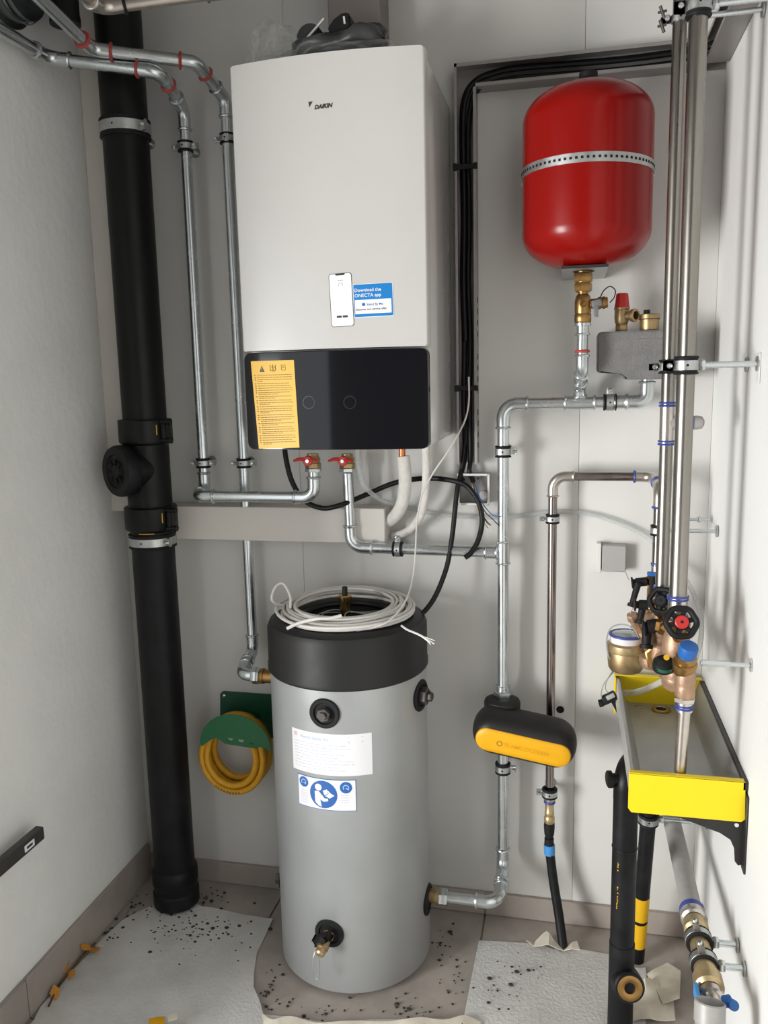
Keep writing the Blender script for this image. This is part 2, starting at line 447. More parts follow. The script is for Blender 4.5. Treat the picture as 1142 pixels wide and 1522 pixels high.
b = B(); box(b, XL - .1, XR + .1, -3.2, .12, -.12, -.006)
floor = struct('floor', b, 'grout')
for i, (x0, x1) in enumerate(((-1.42, -.82), (-.82, -.22), (-.22, XR))):
    for j, (y0, y1) in enumerate(((-.61, 0), (-1.21, -.61), (-1.81, -1.21), (-2.41, -1.81), (-3.01, -2.41))):
        b = B(); box(b, max(x0, XL) + .002, x1 - .002, y0 + .002, y1 - .002, -.008, 0, .0012, 1)
        part('floor_tile', b, 'tile', floor)
b = B(); box(b, XL - .1, XR + .1, .012, .12, -.01, ZC); wb = struct('wall_back', b, 'seam')
xs = [XL, (-0.7261, 0.0000, 0.9613)[0], (0.0210, 0.0000, 0.7287)[0], XR]
for a0, a1 in zip(xs, xs[1:]):
    b = B(); box(b, a0 + .0004, a1 - .0004, 0, .0112, 0, ZC, .0008, 2); part('wall_panel', b, 'wall_back', wb)
b = B(); box(b, XL - .1, XL, -1.15, .0, 0, ZC); struct('wall_left', b, 'wall_left')
b = B(); box(b, XL - .1, XL, -3.2, -1.15, 1.98, ZC); struct('added_lintel', b, 'wall_left')  # unseen lintel, added to keep daylight off the upper walls
b = B(); box(b, XR, XR + .1, -3.2, .0, 0, ZC); struct('wall_right', b, 'wall_right')
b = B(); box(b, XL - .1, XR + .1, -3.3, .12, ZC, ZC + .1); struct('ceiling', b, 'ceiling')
b = B(); box(b, XL - .1, XR + .1, -3.3, -3.2, 0, ZC + .1); struct('wall_rear_added', b, 'rear_dark')  # unseen wall, added to cut frontal fill and darken reflections
# boxed corner above and boxed beam behind the pipes
b = B(); box(b, XL, -1.146, -.068, -.0005, (-1.2376, -0.0700, 1.1570)[2], ZC - .001, .002, 1); struct('trim_1', b, 'beam')
b = B(); box(b, -1.1455, (-0.4746, -0.0680, 1.1310)[0], -.068, -.0005, (-0.7605, -0.0680, 1.0798)[2], (-0.7564, -0.0680, 1.1741)[2], .002, 1); struct('trim_2', b, 'beam')
# skirting tiles
hb = .068
b = B(); box(b, XL, XR, -.006, -.0003, 0, hb - .003); sk = struct('baseboard_back', b, 'grout')
for a0, a1 in ((XL, -.82), (-.82, -.22), (-.22, XR - .012)):
    b = B(); box(b, a0 + .0015, a1 - .0015, -.012, -.0004, .002, hb, .001, 1); part('skirting_tile', b, 'skirt', sk)
b = B(); box(b, XL + .0003, XL + .006, -1.15, -.013, 0, .103); sl = struct('baseboard_left', b, 'grout')
for k in range(2):
    b = B(); box(b, XL + .0004, XL + .012, -.0145 - .6*k - .597 if k < 1 else -1.15, -.0145 - .6*k, .002, .106, .001, 1); part('skirting_tile', b, 'skirt', sl)
b = B(); box(b, XR - .006, XR - .0003, -2.6, -.013, 0, hb); sr = struct('baseboard_right', b, 'grout')
for k in range(4):
    b = B(); box(b, XR - .012, XR - .0004, -.0145 - .6*k - .597, -.0145 - .6*k, .002, hb, .001, 1); part('skirting_tile', b, 'skirt', sr)

# ============================================================ FLOOR COVERING AND DEBRIS
def sheet(name, outline, z, amp, label, thick=.0022, fold=None):
    bm = B(); f = bm.faces.new([bm.verts.new((x, y, z)) for x, y in outline])
    xs_ = [p[0] for p in outline]; ys_ = [p[1] for p in outline]; st = .03
    for ax, lo, hi in ((0, min(xs_), max(xs_)), (1, min(ys_), max(ys_))):
        q = lo + st
        while q < hi:
            co = (q, 0, 0) if ax == 0 else (0, q, 0); no = (1, 0, 0) if ax == 0 else (0, 1, 0)
            bmesh.ops.bisect_plane(bm, geom=bm.verts[:] + bm.edges[:] + bm.faces[:], plane_co=co, plane_no=no); q += st
    r = bmesh.ops.extrude_face_region(bm, geom=bm.faces[:])
    for v in [g for g in r['geom'] if isinstance(g, bmesh.types.BMVert)]: v.co.z += thick
    for v in bm.verts:
        n = noise.noise(V((v.co.x * 5, v.co.y * 5, z))) + .5 * noise.noise(V((v.co.x * 14, v.co.y * 11, 3)))
        v.co.z += amp * max(0, n + .2)
        if fold: v.co.z += fold(v.co.x, v.co.y)
    return tag(part(name, bm, 'sheet', None), label, 'floor sheet')
sheetA = [(-1.2522, -0.5796, 0.0000)[:2], (-1.2443, -0.3223, 0.0000)[:2], (-1.2248, -0.2430, 0.0000)[:2], (-1.1926, -0.1754, 0.0000)[:2], (-1.1765, -0.1533, 0.0000)[:2], (-1.1042, -0.1522, 0.0000)[:2], (-1.0735, -0.1143, 0.0000)[:2], (-1.0284, -0.1376, 0.0000)[:2], (-0.9238, -0.1425, 0.0000)[:2], (-0.8052, -0.1531, 0.0000)[:2],
          (-0.8037, -0.1999, 0.0000)[:2], (-0.8001, -0.2907, 0.0000)[:2], (-0.7816, -0.3569, 0.0000)[:2], (-0.7610, -0.4137, 0.0000)[:2], (-0.7293, -0.4538, 0.0000)[:2], (-0.7022, -0.4972, 0.0000)[:2], (-0.6403, -0.4892, 0.0000)[:2], (-0.5724, -0.4907, 0.0000)[:2], (-0.4315, -0.4606, 0.0000)[:2], (-0.3076, -0.4276, 0.0000)[:2], (-0.2358, -0.4112, 0.0000)[:2], (-.235, -.95), (-1.24, -.95), (-1.24, -.62)]
sheetA = [tuple(p) for p in sheetA]
sheet('floor_protection_sheet', sheetA, .0008, .010, 'grey protective floor sheet at left with ragged cutout around the grey tank')
sheetB = [tuple(p) for p in [(-0.2249, -0.1273, 0.0000)[:2], (-0.0677, -0.1105, 0.0000)[:2], (-0.0285, -0.1245, 0.0000)[:2], (0.0344, -0.1123, 0.0000)[:2], (0.1153, -0.1176, 0.0000)[:2], (0.1468, -0.1626, 0.0000)[:2], (0.2056, -0.1511, 0.0000)[:2], (0.2056, -0.2467, 0.0000)[:2], (0.1899, -0.3416, 0.0000)[:2], (.17, -.95), (-.225, -.95), (-0.2303, -0.4037, 0.0000)[:2], (-0.2282, -0.2852, 0.0000)[:2]]]
sheet('floor_protection_sheet', sheetB, .0009, .003, 'grey protective floor sheet at right between the tank and the lower black drain pipes')
# torn lip along the cutout
b = B(); lip = [(-0.7066, -0.4942, 0.0040), (-0.6724, -0.5162, 0.0120), (-0.6308, -0.5045, 0.0180), (-0.5680, -0.5037, 0.0100), (-0.4903, -0.4867, 0.0140), (-0.4047, -0.4695, 0.0120), (-0.3284, -0.4464, 0.0160), (-0.2738, -0.4369, 0.0100), (-0.2287, -0.4155, 0.0120), (-0.1885, -0.4193, 0.0040)]
A = [b.verts.new(V(p)) for p in spline(lip, 4)]
Bq = [b.verts.new(v.co + V((random.uniform(-.004, .004), -.028 + random.uniform(-.01, .01), -.003 + random.uniform(-.004, .002)))) for v in A]
D2 = [b.verts.new(v.co + V((0, 0, -.0015))) for v in A]; E2 = [b.verts.new(v.co + V((0, 0, -.0015))) for v in Bq]
for i in range(len(A) - 1):
    b.faces.new((A[i], A[i+1], Bq[i+1], Bq[i])); b.faces.new((D2[i], E2[i], E2[i+1], D2[i+1]))
    b.faces.new((A[i], D2[i], D2[i+1], A[i+1])); b.faces.new((Bq[i], Bq[i+1], E2[i+1], E2[i]))
bmesh.ops.translate(b, verts=b.verts[:], vec=(0, 0, .004))
tag(part('torn_paper_strip', b, 'sheet_edge', None), 'torn cream paper edge curling along the front of the cutout below the tank', 'paper')
# crumpled pieces at the right
def crumple(name, outline, z, h, label, m, seed):
    bm = B(); f = bm.faces.new([bm.verts.new((x, y, z)) for x, y in outline])
    for ax in (0, 1):
        vals = [p[ax] for p in outline]; q = min(vals) + .02
        while q < max(vals):
            bmesh.ops.bisect_plane(bm, geom=bm.verts[:] + bm.edges[:] + bm.faces[:], plane_co=(q, 0, 0) if ax == 0 else (0, q, 0), plane_no=(1, 0, 0) if ax == 0 else (0, 1, 0)); q += .02
    r = bmesh.ops.extrude_face_region(bm, geom=bm.faces[:])
    for v in [g for g in r['geom'] if isinstance(g, bmesh.types.BMVert)]: v.co.z += .0015
    for v in bm.verts: v.co.z += h * abs(noise.noise(V((v.co.x * 13 + seed, v.co.y * 9, seed)))) * 2
    return tag(part(name, bm, m, None, angle=20), label, 'paper')
crumple('crumpled_paper', [p[:2] for p in ((0.0976, -0.3599, 0.0000), (0.1398, -0.2867, 0.0000), (0.2142, -0.2030, 0.0000), (0.2645, -0.2120, 0.0000), (0.2574, -0.3282, 0.0000))], .006, .03, 'crumpled beige paper lying in front of the black drain pipe at the right edge', 'sheet_edge', 2.0)
crumple('crumpled_paper', [p[:2] for p in ((0.2065, -0.1805, 0.0000), (0.2604, -0.1304, 0.0000), (0.2898, -0.1593, 0.0000), (0.2724, -0.2782, 0.0000), (0.2331, -0.2860, 0.0000))], .007, .02, 'folded grey-beige sheet scrap against the right skirting tiles', 'sheet_edge', 5.0)
crumple('paper_scrap', [p[:2] for p in ((-0.0990, -0.1274, 0.0000), (-0.0470, -0.0900, 0.0000), (-0.0215, -0.1205, 0.0000), (0.0344, -0.0988, 0.0000), (0.0410, -0.1426, 0.0000), (-0.0004, -0.1349, 0.0000), (-0.0456, -0.1385, 0.0000))], .004, .02, 'torn cream paper flaps around the foot of the black insulated hose', 'sheet_edge', 9.0)
# grit: uncountable crumbs
def grit(spots, n, label, zb):
    bm = B()
    for i in range(n):
        (x, y, z), sx, sy = random.choice(spots)
        px, py = random.gauss(x, sx), random.gauss(y, sy); s = random.uniform(.0012, .0035) * random.choice((1, 1, 1, 1.7))
        if px < XL + .02 or py > -.02: continue
        r = bmesh.ops.create_icosphere(bm, subdivisions=0 if False else 1, radius=s)
        for v in r['verts']: v.co = V((px + v.co.x * random.uniform(.8, 1.6), py + v.co.y, zb + s * .4 + v.co.z * .6))
    o = part('grit', bm, 'grit', None, stuff=True); tag(o, label, 'grit'); return o
grit([((-1.0440, -0.1087, 0.0000), .05, .03), ((-1.2445, -0.1791, 0.0000), .03, .03), ((-1.2459, -0.2854, 0.0000), .03, .03), ((-1.1321, -0.1887, 0.0000), .06, .04), ((-0.9295, -0.2242, 0.0000), .07, .05), ((-1.0343, -0.2589, 0.0000), .05, .04)], 300, 'black crumbs scattered around the foot of the soil pipe', .004)
grit([((-0.6180, -0.4542, 0.0000), .06, .015), ((-0.7226, -0.4062, 0.0000), .01, .04), ((-0.3772, -0.4066, 0.0000), .06, .02), ((-0.2646, -0.2680, 0.0000), .02, .06), ((-0.3174, -0.1480, 0.0000), .02, .05)], 110, 'dark crumbs on the bare tiles around the tank foot', .001)
grit([((-0.0967, -0.2351, 0.0000), .05, .05), ((-0.1577, -0.3183, 0.0000), .03, .04)], 30, 'few dark crumbs on the right floor sheet', .005)
# twig with dry leaves
t = T('dry_twig', 'brown twig with yellow-brown dry leaves lying by the left skirting', 'twig', (-1.2411, -0.4472, 0.0100))
cable('stem', [(-1.2280, -0.5805, 0.0120), (-1.2397, -0.5302, 0.0140), (-1.2453, -0.4583, 0.0140), (-1.2476, -0.3993, 0.0160), (-1.2428, -0.3496, 0.0120)], .0026, 'twig', t, 6, 6)
for (px, c) in enumerate(((-1.2604, -0.4568, 0.0300), (-1.2316, -0.4783, 0.0200), (-1.2396, -0.3967, 0.0350), (-1.2247, -0.3842, 0.0200), (-1.2358, -0.5413, 0.0160), (-1.2571, -0.4685, 0.0240))):
    b = B(); a = random.uniform(0, 6); d = V((math.cos(a), math.sin(a), random.uniform(.3, 1.2))).normalized(); s = d.cross(V((0, 0, 1))).normalized(); nn = s.cross(d)
    L, W = random.uniform(.026, .038), random.uniform(.009, .014)
    pl = [(0, 0), (.3*L, W*.7), (.6*L, W), (.9*L, W*.4), (L*1.05, 0), (.9*L, -W*.4), (.6*L, -W), (.3*L, -W*.7)]
    prism(b, pl, V(c) - d * L * .5, d, s, nn * .0008); part('leaf', b, 'leaf', t)
b = B(); c = V((-1.2286, -0.3469, 0.0080)); prism(b, [(-.014, -.008), (.012, -.01), (.016, .006), (-.008, .01)], c, V((1, 0, 0)), V((0, 1, 0)), V((.002, 0, .002)))
tag(part('paper_flake', b, 'sheet_edge', None), 'small white paper flake lying beside the dry twig', 'paper')
# yellow carton at the lower edge
t = T('yellow_carton', 'small yellow carton lying on the floor sheet in front, left of the tank', 'carton', (-0.9373, -0.5610, 0.0000))
ca = V((-0.9181, -0.6016, 0.0200)); ux = V((.92, .38, 0)); uy = V((-.38, .92, 0))
b = B(); obox(b, ca + V((-.005, -.01, 0)), ux, uy, (0, 0, 1), .035, .06, .03, .001); part('carton_body', b, 'pump_yellow', t)
b = B(); prism(b, [(0, 0), (.022, .004), (.026, -.014), (.006, -.02)], ca + V((.004, .028, .012)), ux, uy, V((0, 0, .0012))); part('torn_flap', b, 'sheet_edge', t, label='torn pale cardboard flap')
# dark bar on the left wall
t = T('wall_bar', 'dark grey bar with small white sticker on the left wall near the floor', 'bar', (XL, -.9, .44))
z = (-1.2250, -0.6291, 0.4552)[2]
y0 = (-1.2250, -0.5498, 0.4496)[1]
b = B(); obox(b, (-1.228, (y0 - 1.12) / 2, z), (1, 0, 0), (0, 1, 0), (0, 0, 1), .022, abs(-1.12 - y0), .032, .003); part('rail', b, 'bar', t)
b = B(); box(b, -1.2165, -1.2155, y0 - .075, y0 - .04, z - .008, z + .008); part('sticker', b, 'paper', t)
b = B(); box(b, -1.2155, -1.2152, y0 - .068, y0 - .047, z - .003, z + .003); part('print', b, 'ink', t)
for q in (.15, .5):
    b = B(); cyl(b, (XL, y0 - q, z), (-1.235, y0 - q, z), .008, 12); part('wall_spacer', b, 'bar', t)

# ============================================================ BLACK SOIL STACK
SX, SY, SR = -1.112, -.13, .0575
t = T('soil_pipe', 'tall thick black soil pipe with round inspection cap, standing in the left corner', 'pipe', (SX, SY, 0))
zc1, zc2 = (-1.1048, -0.1300, 1.3872)[2], (-1.1059, -0.1300, 1.1535)[2]
b = B(); cyl(b, (SX, SY, zc1), (SX, SY, ZC - .001), SR, 40); part('upper_pipe', b, 'hdpe', t)
b = B(); cyl(b, (SX, SY, .01), (SX, SY, zc2), SR, 40); part('lower_pipe', b, 'hdpe_dust', t)
b = B(); lathe(b, [(SR + .001, zc2), (SR + .001, zc1)], (SX, SY, 0), seg=40)
ad = V((-.47, -.88, 0)).normalized(); zi = (-1.1187, -0.2000, 1.2863)[2]
br = V((SX, SY, zi))
lathe(b, [(.056, .01), (.056, .095)], br, ad, 32)
part('inspection_tee', b, 'hdpe', t)
b = B(); lathe(b, [(.066, .062), (.068, .066), (.068, .090), (.064, .098), (.045, .1), (.043, .096), (.02, .096), (.018, .1), (0, .1)], br, ad, 36); cap = part('inspection_cap', b, 'hdpe_dust', t)
u, v, a = basis(ad)
b = B()
for k in range(8):
    an = 2 * PI * k / 8; rd = u * math.cos(an) + v * math.sin(an)
    obox(b, br + a * .0985 + rd * .026, rd, a, rd.cross(a), .012, .004, .008, .001)
part('grip_slots', b, 'hole', cap)
for zc in (zc1, zc2):
    h = .062
    b = B(); lathe(b, [(SR + .002, -h/2 - .006), (SR + .011, -h/2), (SR + .013, -h/2 + .004), (SR + .013, h/2 - .003), (SR + .010, h/2), (SR, h/2)], (SX, SY, zc), seg=40)
    cp = part('coupling', b, 'hdpe', t)
    for q in (-1, 1):
        b = B(); cyl(b, (SX + SR + .006, SY - .035, zc + q * .024), (SX + SR + .034, SY - .035, zc + q * .024), .0055, 12)
        lathe(b, [(.008, 0), (.008, .006)], (SX + SR + .030, SY - .035, zc + q * .024), (1, 0, 0), 12)
        part('coupling_bolt', b, 'hdpe', cp)
    b = B(); obox(b, (SX + SR + .014, SY - .03, zc), (1, 0, 0), (0, 1, 0), (0, 0, 1), .014, .02, .04, .003); part('coupling_lug', b, 'hdpe', cp)
    b = B(); aa = math.radians(-38); obox(b, (SX + (SR + .0133) * math.cos(aa), SY + (SR + .0133) * math.sin(aa), zc + .004), (math.cos(aa), math.sin(aa), 0), (-math.sin(aa), math.cos(aa), 0), (0, 0, 1), .001, .0022, .026)
    part('yellow_mark', b, 'yellow_label', cp)
b = B()
for k in range(10):
    aa = math.radians(-95 + 4 * k); obox(b, (SX + (SR + .0012) * math.cos(aa), SY + (SR + .0012) * math.sin(aa), zc2 - .038), (math.cos(aa), math.sin(aa), 0), (-math.sin(aa), math.cos(aa), 0), (0, 0, 1), .001, .005, .0016)
part('yellow_line', b, 'yellow_label', t)
zb = (-1.1281, -0.1300, 0.1284)[2]
b = B(); lathe(b, [(SR + .001, zb - .004), (SR + .007, zb - .012), (SR + .008, zb - .05), (SR + .004, zb - .056), (SR + .004, zb - .075), (SR + .008, zb - .08), (SR + .008, .012)], (SX, SY, 0), seg=40); part('base_collar', b, 'hdpe_dust', t)
clamp('wide zinc band around the soil pipe near its top', (SX, SY, (-1.1015, -0.1300, 2.1463)[2]), (0, 0, 1), SR, side=(.93, -.36, 0), dist=.13, w=.030, rod_r=.006)
clamp('wide zinc band around the soil pipe just under its lower coupling', (SX, SY, (-1.1065, -0.1300, 1.0901)[2]), (0, 0, 1), SR, side=(.9, -.43, 0), dist=.062, w=.026, rod_r=.006, plate=False)
# shorter black pipe turning into the wall behind, and the round duct
t = T('corner_waste_pipe', 'short capped black pipe coming down in the top left corner behind the zinc pipes', 'pipe', (-1.2, -.26, 2.28))
q = V((-1.1774, -0.2600, 2.3554))
b = B(); cyl(b, (q.x, -.26, q.z), (q.x, -.26, ZC - .001), .034, 28); part('pipe_section', b, 'hdpe', t)
b = B(); cyl(b, (q.x, -.26, q.z - .004), (q.x, -.26, q.z + .012), .0355, 28); part('end_cap', b, 'hdpe', t)
q = V((-1.2680, -0.3499, 2.4155))
t = T('round_duct', 'round zinc ventilation duct coming out of the left wall at the top', 'duct', (XL, q.y, q.z - .08))
b = B(); lathe(b, [(.082, .001), (.082, .05), (.079, .05), (.079, .002)], (XL, q.y, q.z), (1, 0, 0), 36); part('duct_pipe', b, 'duct_green', t)
b = B(); lathe(b, [(.086, .03), (.088, .034), (.086, .038)], (XL, q.y, q.z), (1, 0, 0), 36, cap=False); lathe(b, [(.094, .0005), (.094, .004), (.082, .004)], (XL, q.y, q.z), (1, 0, 0), 36, cap=False); part('seam_ring', b, 'duct_green', t)
t = T('overhead_pipe', 'warm-toned steel pipe with elbow crossing under the ceiling at the top left', 'pipe', (-0.8999, -0.5000, 2.2587))
press_run(t, [(-0.9114, -0.7500, 2.2355), (-0.9447, -0.5000, 2.2662), (-0.7133, -0.4200, 2.3029), (-0.5788, -0.4200, 2.3720)], .0125, 'stainless_fit', rings=[(None, 'rubber'), (None, None)])

# ============================================================ ZINC HEATING PIPES, LEFT
R28 = .0143
t = T('heating_pipe', 'zinc heating pipe running down between soil pipe and boiler to the left red valve', 'pipe', (-0.9604, -0.1300, 1.2067))
A1 = V((-1.2227, -0.2700, 2.2796)); A0 = A1 + V((-.01, -.75, .0)); B1 = V((-0.9646, -0.2150, 2.2415)); C1 = V((-0.9905, -0.0600, 2.2261))
xx = ((-0.9783, -0.0600, 2.0942)[0] + (-0.9880, -0.0600, 1.2897)[0]) / 2
zlow = (-0.9731, -0.0900, 1.2064)[2]
yv = -.125
pv1 = V((-0.6474, -0.1250, 1.2739)); zh = (-0.8093, -0.1250, 1.2110)[2]
press_run(t, [A0, A1, B1, V((xx + .001, -.06, C1.z - .02)), V((xx, -.06, zh + .004)), V((xx + .004, yv, zh)), V((pv1.x, yv, zh)), V((pv1.x, yv, pv1.z + .004))], R28, rings=[None, ('press_red', 'press_red')], Rf=2.4, sock=1.8)
XP1, ZP1 = pv1.x, pv1.z
t = T('heating_pipe', 'zinc heating pipe passing behind the left edge of the boiler down to the tank', 'pipe', (-0.8694, -0.0500, 0.7936))
A1 = V((-1.1063, -0.2700, 2.2870)); A0 = V((-1.0956, -0.6200, 2.3332)); B1 = V((-0.8907, -0.1700, 2.2704))
x2 = (-0.8687, -0.0500, 1.0834)[0]; ztk = (-0.7945, -0.1500, 0.7255)[2]
press_run(t, [A0, A1, B1, V((x2 + .002, -.06, (-0.8748, -0.0500, 2.2187)[2])), V((x2, -.05, ztk + .035)), V((x2 + .002, -.15, ztk + .002)), V(((-0.8155, -0.1500, 0.7280)[0], -.15, ztk))], R28, rings=[('press_red', 'press_red'), ('press_red', 'press_red')], Rf=2.2, sock=1.7)
b = B(); hexnut(b, ((-0.8213, -0.1500, 0.7277)[0], -.15, ztk), (1, 0, 0), .023, .022); part('union_nut', b, 'galv', t)
b = B(); lathe(b, [(.019, 0), (.021, .004), (.021, .012), (.018, .013), (.018, .052)], ((-0.8097, -0.1500, 0.7284)[0], -.15, ztk), (1, 0, 0), 20); part('brass_nipple', b, 'brass', t)
for lab, px, py, xq, yq in (('zinc pipe clamp with round screw head on the pipe beside the soil pipe, upper one', 279, 216, xx, -.06), ('small zinc clamp on the pipe beside the soil pipe, lower one above the bend', 302, 688, xx, -.06),
                   ('zinc clamp at the upper left edge of the white boiler', 334, 207, x2 + .001, -.055), ('zinc clamp on the pipe just left below the black boiler panel', 363, 688, x2, -.05)):
    z = (-0.9376, -0.0600, 2.1141)[2] if py == 216 else ((-0.9877, -0.0600, 1.2934)[2] if px == 302 else ((-0.8760, -0.0550, 2.1251)[2] if py == 207 else (-0.8678, -0.0500, 1.2924)[2]))
    clamp(lab, (xq, yq, z), (0, 0, 1), R28, side=(1, 0, 0), ears=(-1, 1), dist=-yq - .001, w=.017)

# ============================================================ ZINC PIPES, MIDDLE
PY = -.075
t = T('heating_pipe', 'zinc pipe from the right red valve under the boiler across to the tall vertical pipe', 'pipe', (-0.5696, -0.0750, 1.0762))
pv2 = V((-0.5666, -0.0850, 1.2697)); zt = (-0.1699, -0.0750, 1.0660)[2]; xt = (-0.1648, -0.0750, 1.1028)[0]
press_run(t, [V((pv2.x, -.085, pv2.z)), V((pv2.x + .002, -.08, zt + .006)), V((xt - .0135, PY, zt))], R28, Rf=2.4, sock=1.8)
ZV2 = pv2.z; XP2 = pv2.x
clamp('zinc clamp on the horizontal pipe above the grey tank', ((-0.4381, -0.0750, 1.0756)[0], PY - .002, zt + .003), (1, 0, 0), R28, side=(0, 0, 1), ears=(1,), dist=.07, w=.017)
t = T('heating_pipe', 'tall vertical zinc pipe running from the grey foam box down to the tank bottom', 'pipe', (-0.1648, -0.0750, 1.1028))
zt1 = (-0.1370, -0.0750, 1.4420)[2]; zbx = (0.1752, -0.0750, 1.4849)[2]; xbx = (0.1754, -0.0750, 1.4770)[0]
zbt = (-0.3086, -0.1950, 0.1660)[2]
press_run(t, [V((xbx, PY, zbx + .01)), V((xbx, PY, zt1)), V((xt, PY, zt1)), V((xt, PY, zbt + .03)), V((xt, -.195, zbt)), V(((-0.3175, -0.1950, 0.1668)[0], -.195, zbt))], R28, Rf=2.5, sock=1.8)
socket(t, (xt, PY, zt), (0, 0, 1), R28 * 1.04, .062, name='tee_fitting')
socket(t, (xt - .03, PY, zt), (1, 0, 0), R28 * 1.03, .034, name='tee_branch')
xm = (0.0200, -0.0750, 1.4429)[0]
socket(t, (xm, PY, zt1), (1, 0, 0), R28 * 1.04, .075, name='tee_fitting')
socket(t, ((0.0989, -0.0750, 1.4416)[0] + .016, PY, zt1), (1, 0, 0), R28 * 1.02, .03, name='press_socket')
b = B(); xn = (-0.3103, -0.1950, 0.1677)[0]; hexnut(b, (xn, -.195, zbt), (1, 0, 0), .023, .024); part('union_nut', b, 'galv', t)
b = B(); lathe(b, [(.018, 0), (.018, .022), (.021, .023), (.021, .034)], (xn - .043, -.195, zbt), (1, 0, 0), 20); part('brass_nipple', b, 'brass_dull', t)
clamp('zinc clamp on the tall zinc pipe, right of the cable trunking', (xt, PY, (-0.1650, -0.0750, 1.3239)[2]), (0, 0, 1), R28, side=(1, 0, 0), ears=(1,), dist=.074, w=.019)
clamp('zinc clamp on the horizontal pipe below the grey foam box', ((0.0910, -0.0750, 1.4418)[0], PY, zt1), (1, 0, 0), R28, side=(0, 0, 1), ears=(1,), dist=.074, w=.02)
clamp('zinc clamp on the vertical pipe directly below the black and yellow separator', (xt, PY, (-0.1661, -0.0750, 0.4807)[2]), (0, 0, 1), R28, side=(1, 0, 0), ears=(1,), dist=.074, w=.019)
# branch up to the expansion vessel
EX, EY = .027, -.165
t = T('vessel_connection_pipe', 'short zinc pipe rising from the horizontal pipe to the red expansion vessel', 'pipe', (xm, PY, zt1))
ztop = (0.0225, -0.1650, 1.6183)[2]; xe = (0.0229, -0.1650, 1.5956)[0]
press_run(t, [V((xm, PY, zt1 + .015)), V((xm, PY - .008, zt1 + .038)), V((xe, EY, (0.0210, -0.1650, 1.5226)[2])), V((xe, EY, ztop))], .0125, Rf=2.0, sock=1.3)
b = B(); zr = (0.0219, -0.1650, 1.5623)[2]; bead(b, (xe, EY, zr), (0, 0, 1), .014, .0035); part('press_ring', b, 'press_red', t)
b = B(); lathe(b, [(.014, -.02), (.014, 0), (.019, .001), (.019, .007), (.014, .008)], (xe, EY, ztop), seg=20); bead(b, (xe, EY, ztop - .018), (0, 0, 1), .015, .0025); part('threaded_adapter', b, 'galv', t)

# ============================================================ RED EXPANSION VESSEL
zt_, zb_ = (0.0272, -0.1600, 2.1538)[2] - .018, (0.0338, -0.1700, 1.7453)[2]
ER = .1415
t = T('expansion_vessel', 'round red expansion vessel with perforated metal strap high on the back wall', 'vessel', (EX, EY, zb_))
prof = []
H = zt_ - zb_; dm = .078
for k in range(13):
    a_ = PI / 2 * k / 12; prof.append((ER * math.sin(a_) ** .82 if k else 0.0, dm * (1 - math.cos(a_))))
for k in range(13):
    a_ = PI / 2 * (1 - k / 12); prof.append((ER * math.sin(a_) ** .82 if k < 12 else 0.0, H - dm * (1 - math.cos(a_))))
b = B(); lathe(b, prof, (EX, EY, zb_), seg=64, cap=False); part('vessel_shell', b, 'red', t, angle=60)
b = B(); zs = zb_ + H * .5; zs = (0.0303, -0.3070, 1.9578)[2] - .006
tilt = V((.012, -.0, 1)).normalized()
band(b, (EX, EY, zs), tilt, ER + .0002, ER + .0022, .020, 64); st = part('strap', b, 'galv_dull', t)
b = B(); u, v, a = basis(tilt)
for k in range(76):
    an = 2 * PI * k / 76; rd = u * math.cos(an) + v * math.sin(an)
    obox(b, V((EX, EY, zs)) + rd * (ER + .0022), rd, a, rd.cross(a), .0012, .0052, .0052)
part('strap_holes', b, 'hole', st, stuff=True)
for q in (-1, 1):
    b = B(); cyl(b, (EX + q * ER * .99, EY + .03, zs - .03), (EX + q * ER * .99, EY + .03, zs + .008), .004, 10)
    obox(b, (EX + q * ER * .99, EY + .03, zs - .006), (1, 0, 0), (0, 1, 0), (0, 0, 1), .012, .014, .012, .001); part('strap_bolt', b, 'galv_dull', t)
b = B(); lathe(b, [(.028, -.004), (.028, .004), (.02, .012), (.02, .024), (0, .024)], (EX, EY, zt_), seg=24); part('top_cap', b, 'rubber', t)
b = B(); box(b, (-0.0253, -0.2000, 1.7431)[0], (0.0752, -0.2000, 1.7381)[0], -.225, -.002, zb_ - .005, zb_ - .003, .0005, 1); box(b, (-0.0253, -0.2000, 1.7431)[0], (0.0752, -0.2000, 1.7381)[0], -.2265, -.2245, zb_ - .006, zb_ + .0, .0005, 1); part('support_shelf', b, 'galv_dull', t)
b = B(); box(b, (-0.0253, -0.2000, 1.7431)[0], (0.0752, -0.2000, 1.7381)[0], -.228, -.2255, zb_ - .0055, zb_ + .001, .0004, 1); part('black_front_edge', b, 'bracket', t)
b = B(); lathe(b, [(.034, .004), (.034, .001), (.024, -.002), (.024, -.006)], (xe, EY, zb_), seg=28); part('vessel_collar', b, 'rubber', t)
# drain valve group under the vessel
z0, z1 = ztop + .008, zb_ - .006
L = z1 - z0
t = T('vessel_valve', 'brass service valve with small cap and cord under the red vessel', 'valve', (xe, EY, z0))
b = B(); lathe(b, [(.017, 0), (.019, .003), (.019, .018), (.0175, .020), (.0185, .024), (.0185, L*.42), (.016, L*.52), (.012, L*.56), (.012, L*.60)], (xe, EY, z0), seg=24)
lathe(b, [(.0075, 0), (.0075, .022), (.006, .024), (.0045, .024), (.0045, .018), (0, .018)], (xe, EY, z0 + L*.36), (0, -1, 0), 16); part('valve_body', b, 'brass', t)
b = B(); hexnut(b, (xe, EY, z0 + L*.70), (0, 0, 1), .0205, L*.17); hexnut(b, (xe, EY, z0 + L*.89), (0, 0, 1), .0215, L*.18); lathe(b, [(.016, 0), (.016, L*.4)], (xe, EY, z0 + L*.6), seg=20); part('union_nut', b, 'brass', t)
b = B(); zq = z0 + L*.36
